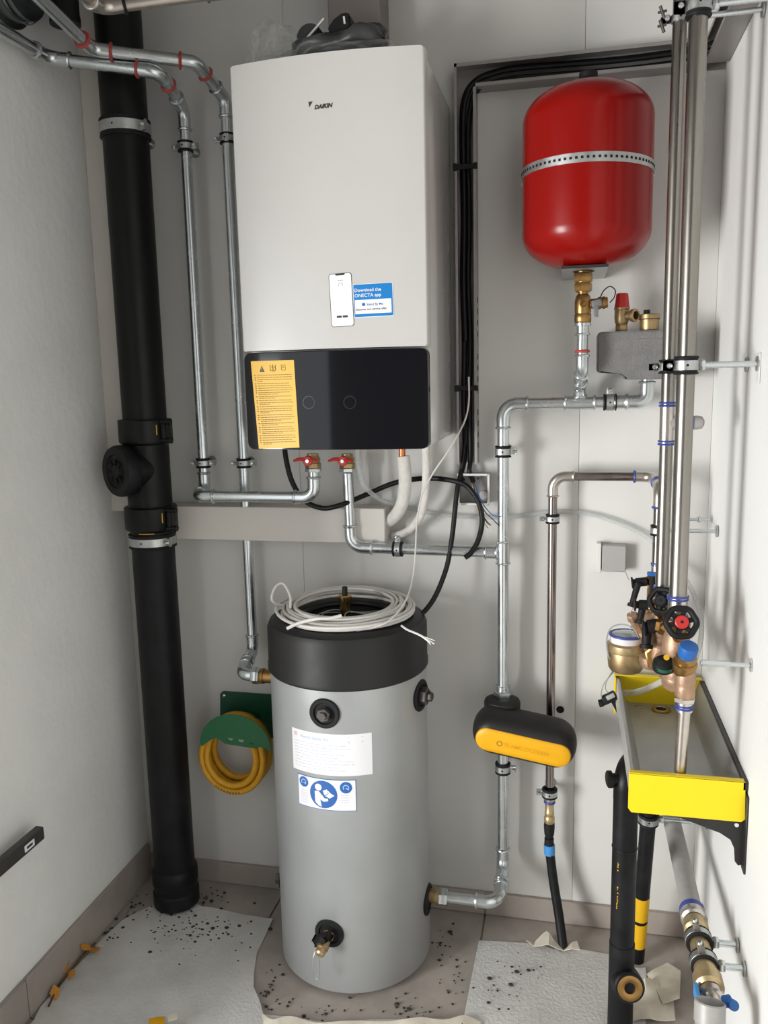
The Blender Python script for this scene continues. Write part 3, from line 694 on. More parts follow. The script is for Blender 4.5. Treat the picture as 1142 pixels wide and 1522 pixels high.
lathe(b, [(.011, .015), (.011, .033), (.014, .034), (.014, .038), (.0125, .039), (.0125, .043), (.014, .044), (.014, .048), (.012, .05), (.012, .054), (.010, .055)], (xe, EY, zq), (1, 0, .05), 20); part('drain_nozzle', b, 'brass', t)
b = B(); obox(b, (xe + .030, EY - .014, zq), (1, 0, .2), (0, 1, 0), (-.2, 0, 1), .022, .006, .016, .002); obox(b, (xe + .029, EY - .016, zq - .017), (1, 0, 0), (0, 1, 0), (0, 0, 1), .010, .004, .026, .0015); part('lever', b, 'cast_grey', t)
cable('retaining_cord', [(xe + .036, EY - .014, zq + .008), (xe + .044, EY - .014, zq + .026), (xe + .058, EY - .014, zq + .036), (xe + .070, EY - .012, zq + .027), (xe + .068, EY - .01, zq + .012), (xe + .060, EY, zq + .002)], .0014, 'rubber', t, 8, 6)

# ============================================================ GREY FOAM SAFETY GROUP
t = T('safety_group_box', 'grey foam insulation box under relief valve and air vent, behind the steel risers', 'box', (0.1228, -0.1200, 1.5019))
x0, x1 = (0.0576, -0.1200, 1.5656)[0], (0.2783, -0.1200, 1.5592)[0]; za, zb1, zb2 = (0.1204, -0.1200, 1.6067)[2], (0.1074, -0.1200, 1.5131)[2], (0.1682, -0.1200, 1.4947)[2]; xs1 = (0.1166, -0.1200, 1.5098)[0]
b = B(); rr = .008
poly = [(x0 + rr, za), (x0 + rr*.3, za - rr*.3), (x0, za - rr), (x0 + .001, zb1 + rr), (x0 + rr*.4, zb1 + rr*.3), (x0 + rr, zb1), (xs1, zb1 - .001), (xs1 + .008, zb2 + .002), (xs1 + .014, zb2), (x1 - rr, zb2), (x1, zb2 + rr), (x1, za - rr), (x1 - rr, za)]
prism(b, poly, (0, -.12, 0), (1, 0, 0), (0, 0, 1), (0, .095, 0))
bmesh.ops.bevel(b, geom=[e for e in b.edges if abs(e.verts[0].co.y - e.verts[1].co.y) < 1e-5], offset=.003, segments=2, affect='EDGES')
part('foam_shell', b, 'epp', t)
pa, pb = (0.1373, -0.1200, 1.5878), (0.2296, -0.1200, 1.5271)
b = B(); box(b, pa[0], x1 - .02, -.1215, -.118, pb[2], pa[2], .001, 1); part('raised_panel', b, 'epp', t)
b = B(); box(b, x0 + .02, x1 - .02, -.026, -.0005, zb1 + .01, za - .01); part('back_plate', b, 'epp', t)
q = V((0.1135, -0.0800, 1.6122))
t = T('relief_valve', 'brass relief valve with red cap standing on the grey foam box', 'valve', (q.x, -.08, za))
b = B(); hexnut(b, (q.x, -.08, za + .009), (0, 0, 1), .0145, .018); lathe(b, [(.012, .016), (.0155, .022), (.017, .034), (.0165, .050), (.018, .052), (.018, .056), (.0, .056)], (q.x, -.08, za), seg=24)
lathe(b, [(.010, .0), (.011, .018), (.014, .020), (.0155, .026), (.0155, .031), (.010, .032), (.010, .022), (0, .022)], (q.x + .006, -.085, za + .036), (.75, -.62, 0), 24); part('valve_body', b, 'brass_dull', t)
b = B(); lathe(b, [(.0185, .0), (.0165, .012), (.0145, .031), (.012, .033), (0, .033)], (q.x, -.08, za + .056), seg=8, phase=.4); part('red_cap', b, 'red_plastic', t)
b = B(); u_, v_, a_ = basis((.75, -.62, 0)); lathe(b, [(.0098, .0305), (.0098, .0312), (0, .0312)], V((q.x + .006, -.085, za + .036)) - V((.75, -.62, 0)).normalized() * .008, (.75, -.62, 0), 20); part('outlet_opening', b, 'hole', t)
q = V((0.1760, -0.0800, 1.6100))
t = T('air_vent', 'round brass air vent with black stem on the grey foam box', 'vent', (q.x, -.08, za))
b = B(); lathe(b, [(.019, .0005), (.0215, .003), (.0225, .026), (.0245, .028), (.0245, .037), (.022, .039), (0, .0395)], (q.x, -.08, za), seg=32); part('vent_body', b, 'brass_dull', t)
b = B(); lathe(b, [(.0075, .039), (.0075, .048), (.006, .049), (0, .049)], (q.x - .006, -.08, za), seg=14); part('vent_stem', b, 'rubber', t)

# ============================================================ METAL TRUNKING WITH CABLES
tx0, tx1 = -.284, -.233; tz0, tz1 = (-0.2664, -0.0500, 1.2892)[2], (-0.2440, -0.0500, 2.2487)[2]; hz = (-0.0098, -0.0500, 2.2254)[2]
th_ = .056
t = T('cable_trunking', 'open grey metal cable trunking framing the red vessel on three sides', 'trunking', (-.25, 0, tz0))
b = B(); box(b, tx0, tx1, -.0025, -.0005, tz0, tz1); box(b, tx0, tx0 + .0015, -.05, -.002, tz0, tz1); box(b, tx1 - .0015, tx1, -.05, -.002, tz0, tz1 - th_)
box(b, tx0, tx0 + .006, -.0515, -.05, tz0, tz1); box(b, tx1 - .006, tx1 + .001, -.0515, -.05, tz0, tz1 - th_); part('vertical_channel', b, 'trunk', t)
b = B()
for k in range(14):
    z = tz0 + .04 + k * .028
    if k % 5 == 4: continue
    box(b, tx1 + .0001, tx1 + .0006, -.032, -.018, z, z + .014)
part('side_slots', b, 'hole', t)
b = B(); box(b, tx1, XR - .001, -.0025, -.0005, tz1 - th_, tz1); box(b, tx0, XR - .001, -.05, -.002, tz1 - .0015, tz1); box(b, tx1, XR - .05, -.05, -.002, tz1 - th_, tz1 - th_ + .0015)
box(b, tx0, XR - .05, -.0515, -.05, tz1 - .008, tz1); box(b, tx1, XR - .05, -.0515, -.05, tz1 - th_, tz1 - th_ + .008); part('top_channel', b, 'trunk', t)
b = B(); box(b, XR - .0025, XR - .0005, -1.3, -.05, tz1 - th_, tz1); box(b, XR - .05, XR - .002, -1.3, -.05, tz1 - th_, tz1 - th_ + .0015); box(b, XR - .05, XR - .002, -1.3, -.05, tz1 - .0015, tz1)
box(b, XR - .0515, XR - .05, -1.3, -.05, tz1 - th_, tz1 - th_ + .008); box(b, XR - .0515, XR - .05, -1.3, -.05, tz1 - .008, tz1); part('side_channel', b, 'trunk', t)
for lab, z in (('upper', (-0.2616, -0.0500, 2.0132)[2]), ('lower', (-0.2651, -0.0500, 1.4820)[2])):
    b = B(); box(b, tx0 - .004, tx1 + .004, -.056, -.052, z - .006, z + .006, .001, 1); box(b, tx0 - .004, tx0 + .006, -.06, -.05, z - .008, z + .008, .001, 1); box(b, tx1 - .004, tx1 + .004, -.058, -.05, z - .007, z + .007, .001, 1); part('cable_clip', b, 'rubber', t)
GC = 'black cables in the trunking'
for k, (dx, dy, rr) in enumerate(((0, 0, .0065), (.013, -.006, .006), (.004, -.014, .0055), (.012, .008, .005))):
    zz = tz1 - .016 - dx * 1.9; yy = -.020 + dy; xv = tx0 + .014 + dx * 1.2
    pts = [(XR - .024 - dx, -1.25, zz), (XR - .024 - dx, -.6, zz - .002), (XR - .024 - dx, -.12, zz), (XR - .04 - dx, -.05 + dy*.5, zz), (XR - .09, yy, zz + .003), (.1, yy, zz - .002), (-.12, yy, zz + .003), (-.19, yy, zz - .002), (-.235 + dx*.2, yy, zz - .016), (xv + .008, yy, zz - .05), (xv, yy, zz - .12), (xv + .002, yy, 1.9), (xv - .001, yy, 1.75), (xv + .003, yy, 1.6), (xv, yy, 1.45), (xv + .002, yy, tz0 + .02)]
    if k == 0: pts += [(xv - .012, -.06, (-0.2815, -0.0700, 1.2308)[2]), (-0.2951, -0.0800, 1.1011), (-0.3104, -0.1000, 1.0165), (-0.3450, -0.1300, 0.9378), (-0.3888, -0.1600, 0.9090), (-0.4897, -0.1200, 0.9040)]
    if k == 1: pts += [(-0.2538, -0.0400, 1.2707), (-0.2447, -0.0300, 1.2416)]
    if k == 2: pts = pts[:-2]
    if k == 3: pts = pts[:-1] + [(-0.2717, -0.0350, 1.2963), (-0.2796, -0.0300, 1.2608), (-0.2692, -0.0300, 1.2432)]
    o = cable('black_cable', pts, rr, 'black_cable', None, 6, 10)
    tag(o, ['black cable leaving the trunking and looping down onto the grey tank', 'black cable running from the trunking into the small junction box', 'thin black cable lying frontmost inside the metal trunking', 'black cable at the back of the trunking ending behind the junction box'][k], 'cable', GC)

# junction box
x0, x1, z0, z1 = (-0.2833, -0.0450, 1.2011)[0], (-0.2034, -0.0450, 1.2019)[0], (-0.2502, -0.0450, 1.1838)[2], (-0.2498, -0.0450, 1.2626)[2]
t = T('junction_box', 'open grey junction box with loose wires beside the lower end of the trunking', 'box', ((x0+x1)/2, 0, z0))
b = B(); box(b, x0, x1, -.004, -.0005, z0, z1, .002, 1)
for (a0, a1, c0, c1) in ((x0, x0 + .003, z0, z1), (x1 - .003, x1, z0, z1), (x0, x1, z0, z0 + .003), (x0, x1, z1 - .003, z1)): box(b, a0, a1, -.042, -.002, c0, c1, .001, 1)
part('box_shell', b, 'box_grey', t)
b = B()
for (a0, a1, c0, c1) in ((x0 - .002, x0 + .004, z0 - .002, z1 + .002), (x1 - .004, x1 + .002, z0 - .002, z1 + .002), (x0, x1, z0 - .002, z0 + .004), (x0, x1, z1 - .004, z1 + .002)): box(b, a0, a1, -.0455, -.042, c0, c1, .001, 1)
part('box_rim', b, 'white_plastic', t)
b = B(); band(b, ((x0+x1)/2 + .008, -.008, z1 - .014), (0, 1, 0), .004, .007, .006, 16); lathe(b, [(.012, 0), (.012, .008), (0, .008)], (x1 - .018, -.004, z0 + .02), (0, -1, 0), 20); part('knockout', b, 'box_grey2', t)
jx, jz = (x0+x1)/2, (z0+z1)/2
for nm, col, pts in (('blue_wire', 'sign_blue', [(jx - .006, -.02, z1 - .01), (-0.2208, -0.0600, 1.1952), (-0.1920, -0.0750, 1.1631), (-0.1683, -0.0950, 1.1616)]), ('black_wire', 'rubber', [(jx - .004, -.02, z1 - .012), (-0.2174, -0.0600, 1.1778), (-0.1899, -0.0800, 1.1519), (-0.1712, -0.1000, 1.1384)]),
                     ('brown_wire', 'twig', [(jx - .006, -.022, z1 - .012), (-0.2278, -0.0600, 1.1776), (-0.2096, -0.0700, 1.1499), (-0.1950, -0.0800, 1.1362)]), ('yellow_wire', 'yellow_label', [(jx - .008, -.024, z1 - .02), (-0.2283, -0.0550, 1.1681), (-0.2158, -0.0600, 1.1411), (-0.2033, -0.0650, 1.1264)]),
                     ('grey_wire', 'grey_cable', [(jx - .01, -.02, z1 - .015), (-0.2245, -0.0580, 1.1739), (-0.2066, -0.0660, 1.1405), (-0.1972, -0.0750, 1.1370)])):
    cable(nm, pts, .0012, col, t, 8, 6)
o = cable('black_cable', [(-0.7315, -0.1000, 1.3559), (-0.7261, -0.1100, 1.3127), (-0.7120, -0.1100, 1.2508), (-0.6807, -0.1100, 1.2012), (-0.6335, -0.1100, 1.1803), (-0.5840, -0.1100, 1.1880), (-0.5263, -0.0500, 1.2085), (-0.4640, -0.0400, 1.2345), (-0.4095, -0.0400, 1.2473), (-0.3470, -0.0400, 1.2511), (-0.2827, -0.0600, 1.2451), (-0.2499, -0.0750, 1.2299), (-0.2255, -0.0800, 1.1929), (-0.2172, -0.0800, 1.1462), (-0.2265, -0.0900, 1.0992), (-0.2444, -0.1000, 1.0676), (-0.2592, -0.1050, 1.0561)], .0068, 'black_cable', None, 10, 12)
tag(o, 'thick black cable sagging from under the boiler, its cut end hanging below the junction box', 'cable')

# white and clear lines under the boiler
t = T('insulated_pipe', 'thick white foam-insulated copper pipe curving down from the boiler', 'pipe', (-0.4476, -0.0400, 1.1447))
b = B(); cyl(b, (-0.4170, -0.1000, 1.3541), (-0.4181, -0.1000, 1.2942), .0085, 16); part('copper_end', b, 'copper', t)
cable('foam_sleeve', [(-0.4143, -0.1000, 1.3148), (-0.4115, -0.1000, 1.2770), (-0.4133, -0.0950, 1.2331), (-0.4241, -0.0800, 1.1907), (-0.4450, -0.0600, 1.1571), (-0.4709, -0.0350, 1.1344)], .0165, 'insul', t, 8, 20)
t = T('insulated_pipe', 'thin white foam-insulated pipe beside the thick one, bending behind the zinc pipe', 'pipe', (-0.4140, -0.0300, 1.0981))
cable('foam_sleeve', [(-0.3566, -0.1000, 1.3453), (-0.3559, -0.1000, 1.2771), (-0.3619, -0.0900, 1.2155), (-0.3750, -0.0700, 1.1650), (-0.3988, -0.0500, 1.1292), (-0.4257, -0.0350, 1.1061), (-0.4621, -0.0200, 1.0916)], .0105, 'insul', t, 8, 16)
o = cable('clear_hose', [(-0.5350, -0.1000, 1.3547), (-0.5331, -0.1000, 1.2941), (-0.5262, -0.0900, 1.2475), (-0.5084, -0.0700, 1.2150), (-0.4764, -0.0300, 1.1862), (-0.4163, -0.0120, 1.1679), (-0.3438, -0.0120, 1.1525), (-0.2543, -0.0120, 1.1466), (-0.1490, -0.0120, 1.1481), (-0.0460, -0.0120, 1.1619), (0.0382, -0.0120, 1.1596), (0.1131, -0.0120, 1.1399), (0.1873, -0.0150, 1.1038), (0.2520, -0.0300, 1.0429), (0.2980, -0.0600, 0.9746), (0.3168, -0.0900, 0.8987), (0.3043, -0.1200, 0.8313), (0.2739, -0.1500, 0.7978)], .0062, 'hose_clear', None, 8, 12)
tag(o, 'clear plastic condensate hose arching across the back wall', 'hose')
o = cable('white_cable', [(-0.2515, -0.0620, 1.5103), (-0.2517, -0.0640, 1.4468), (-0.2619, -0.0800, 1.3972), (-0.2955, -0.1100, 1.3323), (-0.3371, -0.1200, 1.2709), (-0.3654, -0.1200, 1.2145), (-0.3784, -0.1200, 1.1505), (-0.3812, -0.1300, 1.0828), (-0.3817, -0.1700, 1.0169), (-0.3834, -0.2600, 0.9803), (-0.4152, -0.3300, 0.9459), (-0.4852, -0.3450, 0.9260)], .0022, 'white_cable', None, 10, 8)
tag(o, 'thin white cable hanging from the trunking down to the coil on the tank', 'cable')
# ventilation shaft piece above the boiler
x0, x1 = (-0.5790, -0.1000, 2.3873)[0], (-0.4511, -0.1000, 2.3730)[0]; z0 = (-0.5175, -0.1000, 2.3377)[2]
t = T('vertical_duct', 'brownish grey rectangular duct above the boiler', 'duct', ((x0+x1)/2, -.05, z0))
b = B(); box(b, x0, x1, -.1, -.001, z0 - .09, ZC - .001, .003, 1); part('duct_body', b, 'duct', t)
b = B(); box(b, x0 - .004, x1 + .004, -.104, -.001, z0 - .1, z0 - .085, .001, 1); part('duct_flange', b, 'duct', t)
# small cut duct piece and wall openings
x0, x1, z0, z1 = (0.0697, -0.0300, 1.0467)[0], (0.1420, -0.0300, 1.0486)[0], (0.1067, -0.0300, 1.0128)[2], (0.1053, -0.0300, 1.0824)[2]
t = T('cut_duct_piece', 'short piece of grey cable duct on the wall left of the valves', 'duct', ((x0+x1)/2, 0, z0))
b = B(); box(b, x0, x1, -.004, -.0005, z0, z1, .001, 1); part('duct_back', b, 'box_grey2', t)
b = B(); box(b, x0 + .012, x1 - .002, -.034, -.004, z0 + .001, z1 - .001, .002, 1); part('duct_cover', b, 'box_grey', t)
b = B(); box(b, x0 - .002, x0 + .01, -.030, -.0005, z0 - .003, z1 + .003, .0015, 1); part('side_flange', b, 'white_plastic', t)
q = (-0.0180, -0.0010, 0.6249)
t = T('wall_grommet', 'small round grommet with dark hole in the wall right of the separator', 'grommet', q)
b = B(); band(b, (q[0], -.002, q[2]), (0, 1, 0), .0105, .0145, .005, 24); part('grommet_ring', b, 'wall_back', t)
b = B(); cyl(b, (q[0], -.0005, q[2]), (q[0], -.0035, q[2]), .0105, 24); part('opening', b, 'hole', t)
q = (0.0505, -0.0010, 0.6184)
b = B(); lathe(b, [(.021, 0), (.021, .001), (.018, .0018), (0, .0018)], (q[0], -.0002, q[2]), (0, -1, 0), 32); tag(part('wall_plug', b, 'wall_back', None), 'flush round white plug in the wall beside the grommet', 'plug')

# ============================================================ WALL-HUNG BOILER
BX0, BX1, BY = -.713, -.296, -.40
BZ0, BZM, BZ1 = (-0.5019, -0.4100, 1.3585)[2], (-0.4950, -0.4100, 1.5729)[2], 2.166
bc, bh = (BX0 + BX1) / 2, (BX1 - BX0) / 2
def yf(x): return BY - .020 * (1 - min(1, abs((x - bc) / bh)) ** 2)
t = T('wall_boiler', 'white wall-hung heating unit with glossy black lower panel', 'boiler', (bc, -.2, BZ0))
b = B(); box(b, BX0 + .004, BX1 - .004, -.362, -.012, BZ0 + .004, BZ1 - .004, .004, 2); part('casing', b, 'boiler_side', t)
def front(z0, z1, inset, r, dz=0):
    b = B(); pts = [(BX0 + inset, -.362), (BX0 + inset, BY + r)]
    n = 30
    for k in range(5):
        a = PI / 2 * k / 4; pts.append((BX0 + inset + r - r * math.cos(a), yf(BX0 + inset + r) + r - r * math.sin(a)))
    for k in range(1, n):
        x = BX0 + inset + r + (BX1 - BX0 - 2 * inset - 2 * r) * k / n; pts.append((x, yf(x)))
    for k in range(5):
        a = PI / 2 * (1 - k / 4); pts.append((BX1 - inset - r + r * math.cos(a), yf(BX1 - inset - r) + r - r * math.sin(a)))
    pts += [(BX1 - inset, -.362)]
    prism(b, pts, (0, 0, z0), (1, 0, 0), (0, 1, 0), (0, 0, z1 - z0))
    return b
b = front(BZM + .003, BZ1, 0, .006)
es = [e for e in b.edges if abs(e.verts[0].co.z - e.verts[1].co.z) < 1e-6 and max(e.verts[0].co.y, e.verts[1].co.y) < -.37]
bmesh.ops.bevel(b, geom=es, offset=.003, segments=2, affect='EDGES'); part('front_cover', b, 'boiler', t)
# black panel with rounded corners: a curved slab following the front
def fb(x, z, l): return (x, yf(x) + .003 - .004 * l, z)
b = B(); n = 40; r = .014; X0, X1, Z0, Z1 = BX0 + .002, BX1 - .002, BZ0, BZM - .001
top, bot = [], []
xs_ = [X0 + r * (1 - math.cos(PI/2 * k / 6)) for k in range(7)] + [X0 + r + (X1 - X0 - 2*r) * k / n for k in range(1, n)] + [X1 - r * (1 - math.cos(PI/2 * k / 6)) for k in range(6, -1, -1)]
def dz(x):
    d = min(x - X0, X1 - x)
    return r - math.sqrt(max(0, r*r - (r - d)**2)) if d < r else 0
rows = []
for y_off, grow in ((.03, 0), (.002, 0), (0, -.0015)):
    rows.append(([V((x, yf(x) + y_off, Z1 - dz(x) + grow)) for x in xs_], [V((x, yf(x) + y_off, Z0 + dz(x) - grow)) for x in xs_]))
vt = [([b.verts.new(p) for p in A], [b.verts.new(p) for p in Bq]) for A, Bq in rows]
for i in range(len(xs_) - 1):
    for (A, Bq), (A2, B2) in zip(vt, vt[1:]):
        b.faces.new((A[i], A[i+1], A2[i+1], A2[i])); b.faces.new((Bq[i+1], Bq[i], B2[i], B2[i+1]))
    b.faces.new((vt[-1][0][i], vt[-1][0][i+1], vt[-1][1][i+1], vt[-1][1][i])); b.faces.new((vt[0][0][i+1], vt[0][0][i], vt[0][1][i], vt[0][1][i+1]))
for q in (0, -1):
    for (A, Bq), (A2, B2) in zip(vt, vt[1:]): b.faces.new((A[q], A2[q], B2[q], Bq[q]))
bmesh.ops.remove_doubles(b, verts=b.verts[:], dist=1e-6)
pn = part('control_panel', b, 'gloss_black', t)
def fz(x, z, l=1.0): return (x, yf(x) - .0009 * l, z)
for c in ((-0.5582, -0.4150, 1.4620), (-0.4655, -0.4150, 1.4606)):
    b = B(); ringflat(b, lambda a, e, l: fz(a, e, .6), c[0], c[2], .0125, .0142, 28); part('dial_ring', b, 'dial', pn)
# warning label
c0, c1, c2, c3 = (-0.6940, -0.4080, 1.5540), (-0.5891, -0.4130, 1.5540), (-0.5837, -0.4150, 1.3637), (-0.6836, -0.4100, 1.3606)
def lab(u, v, l=1.0):
    x = (c0[0]*(1-u) + c1[0]*u) * (1-v) + (c3[0]*(1-u) + c2[0]*u) * v; z = (c0[2]*(1-u) + c1[2]*u) * (1-v) + (c3[2]*(1-u) + c2[2]*u) * v
    return (x, yf(x) - .0003 - .0008 * l, z)
b = B(); patch(b, lab, 0, 1, 0, 1, 6, 2); wl = part('warning_label', b, 'yellow_label', t, label='yellow warning label with rows of small print')
b = B(); v = .158
lens = []
while v < .96:
    n_ = random.choice((1, 1, 2))
    for q in range(n_):
        w_ = random.uniform(.72, .80) if q == 0 else random.uniform(.12, .5)
        if v > .97: break
        x = .12
        while x < .12 + w_:
            s = random.uniform(.03, .09); flatpoly(b, lambda a, e, l: lab(a, e, 1.3), [(x, v), (min(x + s, .93), v), (min(x + s, .93), v + .0065), (x, v + .0065)]); x += s + .012
        if q == 0: flatpoly(b, lambda a, e, l: lab(a, e, 1.3), [(.055, v - .002), (.085, v - .002), (.085, v + .009), (.055, v + .009)])
        v += .0195
    v += .006
part('small_print', b, 'brown_ink', wl, stuff=True)
b = B(); flatpoly(b, lambda a, e, l: lab(a, e, 1.3), [(.19, .125), (.25, .052), (.31, .125)]); part('warning_triangle', b, 'ink', wl)
b = B(); flatpoly(b, lambda a, e, l: lab(a, e, 1.6), [(.243, .075), (.257, .075), (.254, .104), (.246, .104)]); flatpoly(b, lambda a, e, l: lab(a, e, 1.6), [(.243, .109), (.257, .109), (.257, .116), (.243, .116)]); part('exclamation_mark', b, 'yellow_label', wl)
b = B()
for (a0, e0, a1, e1) in ((.43, .055, .47, .060), (.44, .06, .455, .115), (.50, .045, .52, .11), (.56, .05, .58, .11), (.46, .105, .58, .112), (.47, .07, .57, .076), (.48, .118, .56, .124), (.70, .05, .80, .055), (.70, .055, .712, .11), (.79, .055, .80, .11), (.72, .078, .78, .084), (.71, .108, .79, .113), (.73, .063, .77, .068)):
    flatpoly(b, lambda a, e, l: lab(a, e, 1.3), [(a0, e0), (a1, e0), (a1, e1), (a0, e1)])
part('pictograms', b, 'brown_ink', wl)
# maker's mark
q = (-0.5231, -0.4180, 2.0588)
b = text_bm('DAIKIN', .0112, lambda x, y: fz(q[0] + x, q[2] + y + x * .035, .5), bold=.0006, shear=.26, sx=1.0)
part('lettering', b, 'ink', t)
b = B(); q2 = (-0.5357, -0.4180, 2.0716); flatpoly(b, lambda a, e, l: fz(q2[0] + a, q2[2] + e, .5), [(0, .0025), (.0095, .0032), (.0015, -.0085), (.001, -.004)]); part('emblem', b, 'ink', t)
# phone and app sticker
def fs(c0_, ang=.012):
    return lambda a, e, l=1.0: (c0_[0] + a * math.cos(ang) - e * math.sin(ang), yf(c0_[0] + a) - .0002 - .0006 * l, c0_[2] + a * math.sin(ang) + e * math.cos(ang))
cA, cB_ = V((-0.5024, -0.4180, 1.7307)), V((-0.4526, -0.4180, 1.6205)); cen = (cA + cB_) / 2; hw, hh = abs(cB_.x - cA.x) / 2, abs(cA.z - cB_.z) / 2
F = fs(cen, .03)
def rrect(hw, hh, r, n=6):
    out = []
    for (cx, cz, a0) in ((hw - r, hh - r, 0), (-hw + r, hh - r, PI/2), (-hw + r, -hh + r, PI), (hw - r, -hh + r, 1.5*PI)):
        for k in range(n + 1): out.append((cx + r * math.cos(a0 + PI/2 * k / n), cz + r * math.sin(a0 + PI/2 * k / n)))
    return out
b = B(); flatpoly(b, lambda a, e, l: F(a, e, .6), rrect(hw, hh, .006), cut=.006); st = part('phone_sticker', b, 'ink', t, label='printed phone outline sticker')
b = B(); flatpoly(b, lambda a, e, l: F(a, e, 1.0), rrect(hw - .0012, hh - .0012, .005), cut=.006); part('screen_area', b, 'paper', st)
b = B(); flatpoly(b, lambda a, e, l: F(a, e, 1.4), [(-.011, hh - .0005), (.011, hh - .0005), (.009, hh - .0045), (-.009, hh - .0045)])
flatpoly(b, lambda a, e, l: F(a, e, 1.4), [(-.012, -hh*.58), (-.001, -hh*.58), (-.001, -hh*.66), (-.012, -hh*.66)]); flatpoly(b, lambda a, e, l: F(a, e, 1.4), [(.001, -hh*.58), (.012, -hh*.58), (.012, -hh*.66), (.001, -hh*.66)]); part('notch_and_buttons', b, 'ink', st)
b = B(); ringflat(b, lambda a, e, l: F(a, e, 1.4), 0, hh*.56, .0038, .0050, 20, a0=-.6, a1=PI + .6); flatpoly(b, lambda a, e, l: F(a, e, 1.4), [(-.006, hh*.72), (.006, hh*.72), (.006, hh*.75), (-.006, hh*.75)]); part('dial_icon', b, 'grey_cable', st)
cA, cB_ = V((-0.4504, -0.4170, 1.7064)), V((-0.3682, -0.4150, 1.6398)); cen = (cA + cB_) / 2; hw, hh = abs(cB_.x - cA.x) / 2, abs(cA.z - cB_.z) / 2
F2 = fs(cen, .02)
b = B(); patch(b, lambda a, e, l: F2(a, e, l), -hw - .001, hw + .001, -hh - .001, hh + .001, 4, 1); st = part('app_sticker', b, 'paper', t, label='blue app sticker with white lettering')
b = B(); flatpoly(b, lambda a, e, l: F2(a, e, 1.3), rrect(hw, hh, .002), cut=.006); part('blue_field', b, 'blue_label', st)
b = B(); flatpoly(b, lambda a, e, l: F2(a, e, 1.6), [(-hw + .002, -hh + .006), (hw - .003, -hh + .006), (hw - .003, hh * .05), (-hw + .002, hh * .05)], cut=.006); part('white_field', b, 'paper', st)
for s, xx_, zz_, sz, m_ in (('Download the', -hw + .002, hh * .55, .0098, 'paper'), ('ONECTA app', -hw + .002, hh * .22, .0098, 'paper'), ('Stand By Me', -hw * .35, -hh * .32, .0070, 'sign_blue'), ('Discover our service offer', -hw * .92, -hh * .60, .0062, 'ink')):
    b = text_bm(s, sz, lambda x, y: F2(xx_ + x, zz_ + y, 2.0), bold=.0001); part('lettering', b, m_, st)
b = B(); disc(b, lambda a, e, l: F2(a, e, 2.0), -hw * .5, -hh * .24, .0036); part('round_mark', b, 'sign_blue', st)
# boiler connections
for (xx_, zz_, lab_) in ((XP1, ZP1, 'red-handled ball valve under the boiler, left one, on the pipe with the bend'), (XP2, ZV2, 'red-handled ball valve under the boiler, right one, on the straight vertical pipe')):
    yy = -.125 if 'left' in lab_ else -.085
    z = zz_ + .004
    tv = T('ball_valve', lab_, 'valve', (xx_, yy, z))
    b = B(); hexnut(b, (xx_, yy, z + .004), (0, 0, 1), .0215, .010); part('union_nut', b, 'galv', tv)
    b = B(); hexnut(b, (xx_, yy, z + .016), (0, 0, 1), .0205, .014); lathe(b, [(.016, .022), (.019, .027), (.019, .034), (.015, .040), (.015, .046)], (xx_, yy, z), seg=20); part('valve_body', b, 'brass_dull', tv)
    b = B(); c = V((xx_ - .004, yy - .024, z + .030))
    lathe(b, [(.010, 0), (.013, .003), (.013, .008), (.011, .010), (0, .010)], c, (0, -1, 0), 16)
    for q, L in ((-1, .038), (1, .026)):
        n_ = 8; A = [c + V((q * L * k / n_, -.004 - .003 * math.sin(k / n_ * PI), .005 * math.sin(k / n_ * PI) * (1 if q < 0 else .6))) for k in range(n_ + 1)]
        sweep(b, A, .0062, 8, rf=lambda s: 1 - .45 * s)
    part('butterfly_handle', b, 'red_plastic', tv)
    b = B(); lathe(b, [(.005, .010), (.005, .013), (0, .013)], c, (0, -1, 0), 6); cyl(b, c, (xx_, yy, z + .030), .006, 10); part('handle_screw', b, 'galv', tv)
# bundle in plastic film on the boiler
ztp = BZ1 - .004
t = T('fittings_bundle', 'dark grey parts taped together and lying on top of the boiler', 'parts', (-0.5043, -0.2500, 2.2227))
def lump(c, ux, L, W, Hh, m, name, seed, root, ny=14, amp=.15, up=(0, 0, 1)):
    b = B(); ux = V(ux).normalized(); up = V(up); uy = up.cross(ux).normalized(); uz = ux.cross(uy); rings = []
    n = 16
    for k in range(ny + 1):
        s = k / ny; e = min(1, (1 - abs(2*s - 1) ** 6) ** .5 + .001) ; ring = []
        for j in range(n):
            a = 2 * PI * j / n; ca, sa = math.cos(a), math.sin(a); q_ = (abs(ca) ** 3 + abs(sa) ** 3) ** (-1/3)
            p = V(c) + ux * (s - .5) * L + uy * ca * q_ * W * .5 * e + uz * sa * q_ * Hh * .5 * e
            p += (uy * ca + uz * sa) * amp * W * noise.noise(p * 22 + V((seed, 0, 0)))
            ring.append(b.verts.new(p))
        rings.append(ring)
    for A, Bq in zip(rings, rings[1:]):
        for j in range(n): b.faces.new((A[j], A[(j+1) % n], Bq[(j+1) % n], Bq[j]))
    b.faces.new(rings[0][::-1]); b.faces.new(rings[-1]); return part(name, b, m, root, angle=60)
lump(V((-0.5117, -0.2500, 2.2346)), (1, -.05, .02), .225, .12, .050, 'bundle', 'dark_bar', 1, t)
lump(V((-0.4880, -0.2500, 2.2543)), (1, .05, .10), .17, .06, .030, 'bundle', 'dark_bar', 5, t)
b = B(); band(b, V((-0.5569, -0.2500, 2.2337)), (1, -.1, .1), .032, .0335, .020, 20); part('tape_wrap', b, 'tape', t)
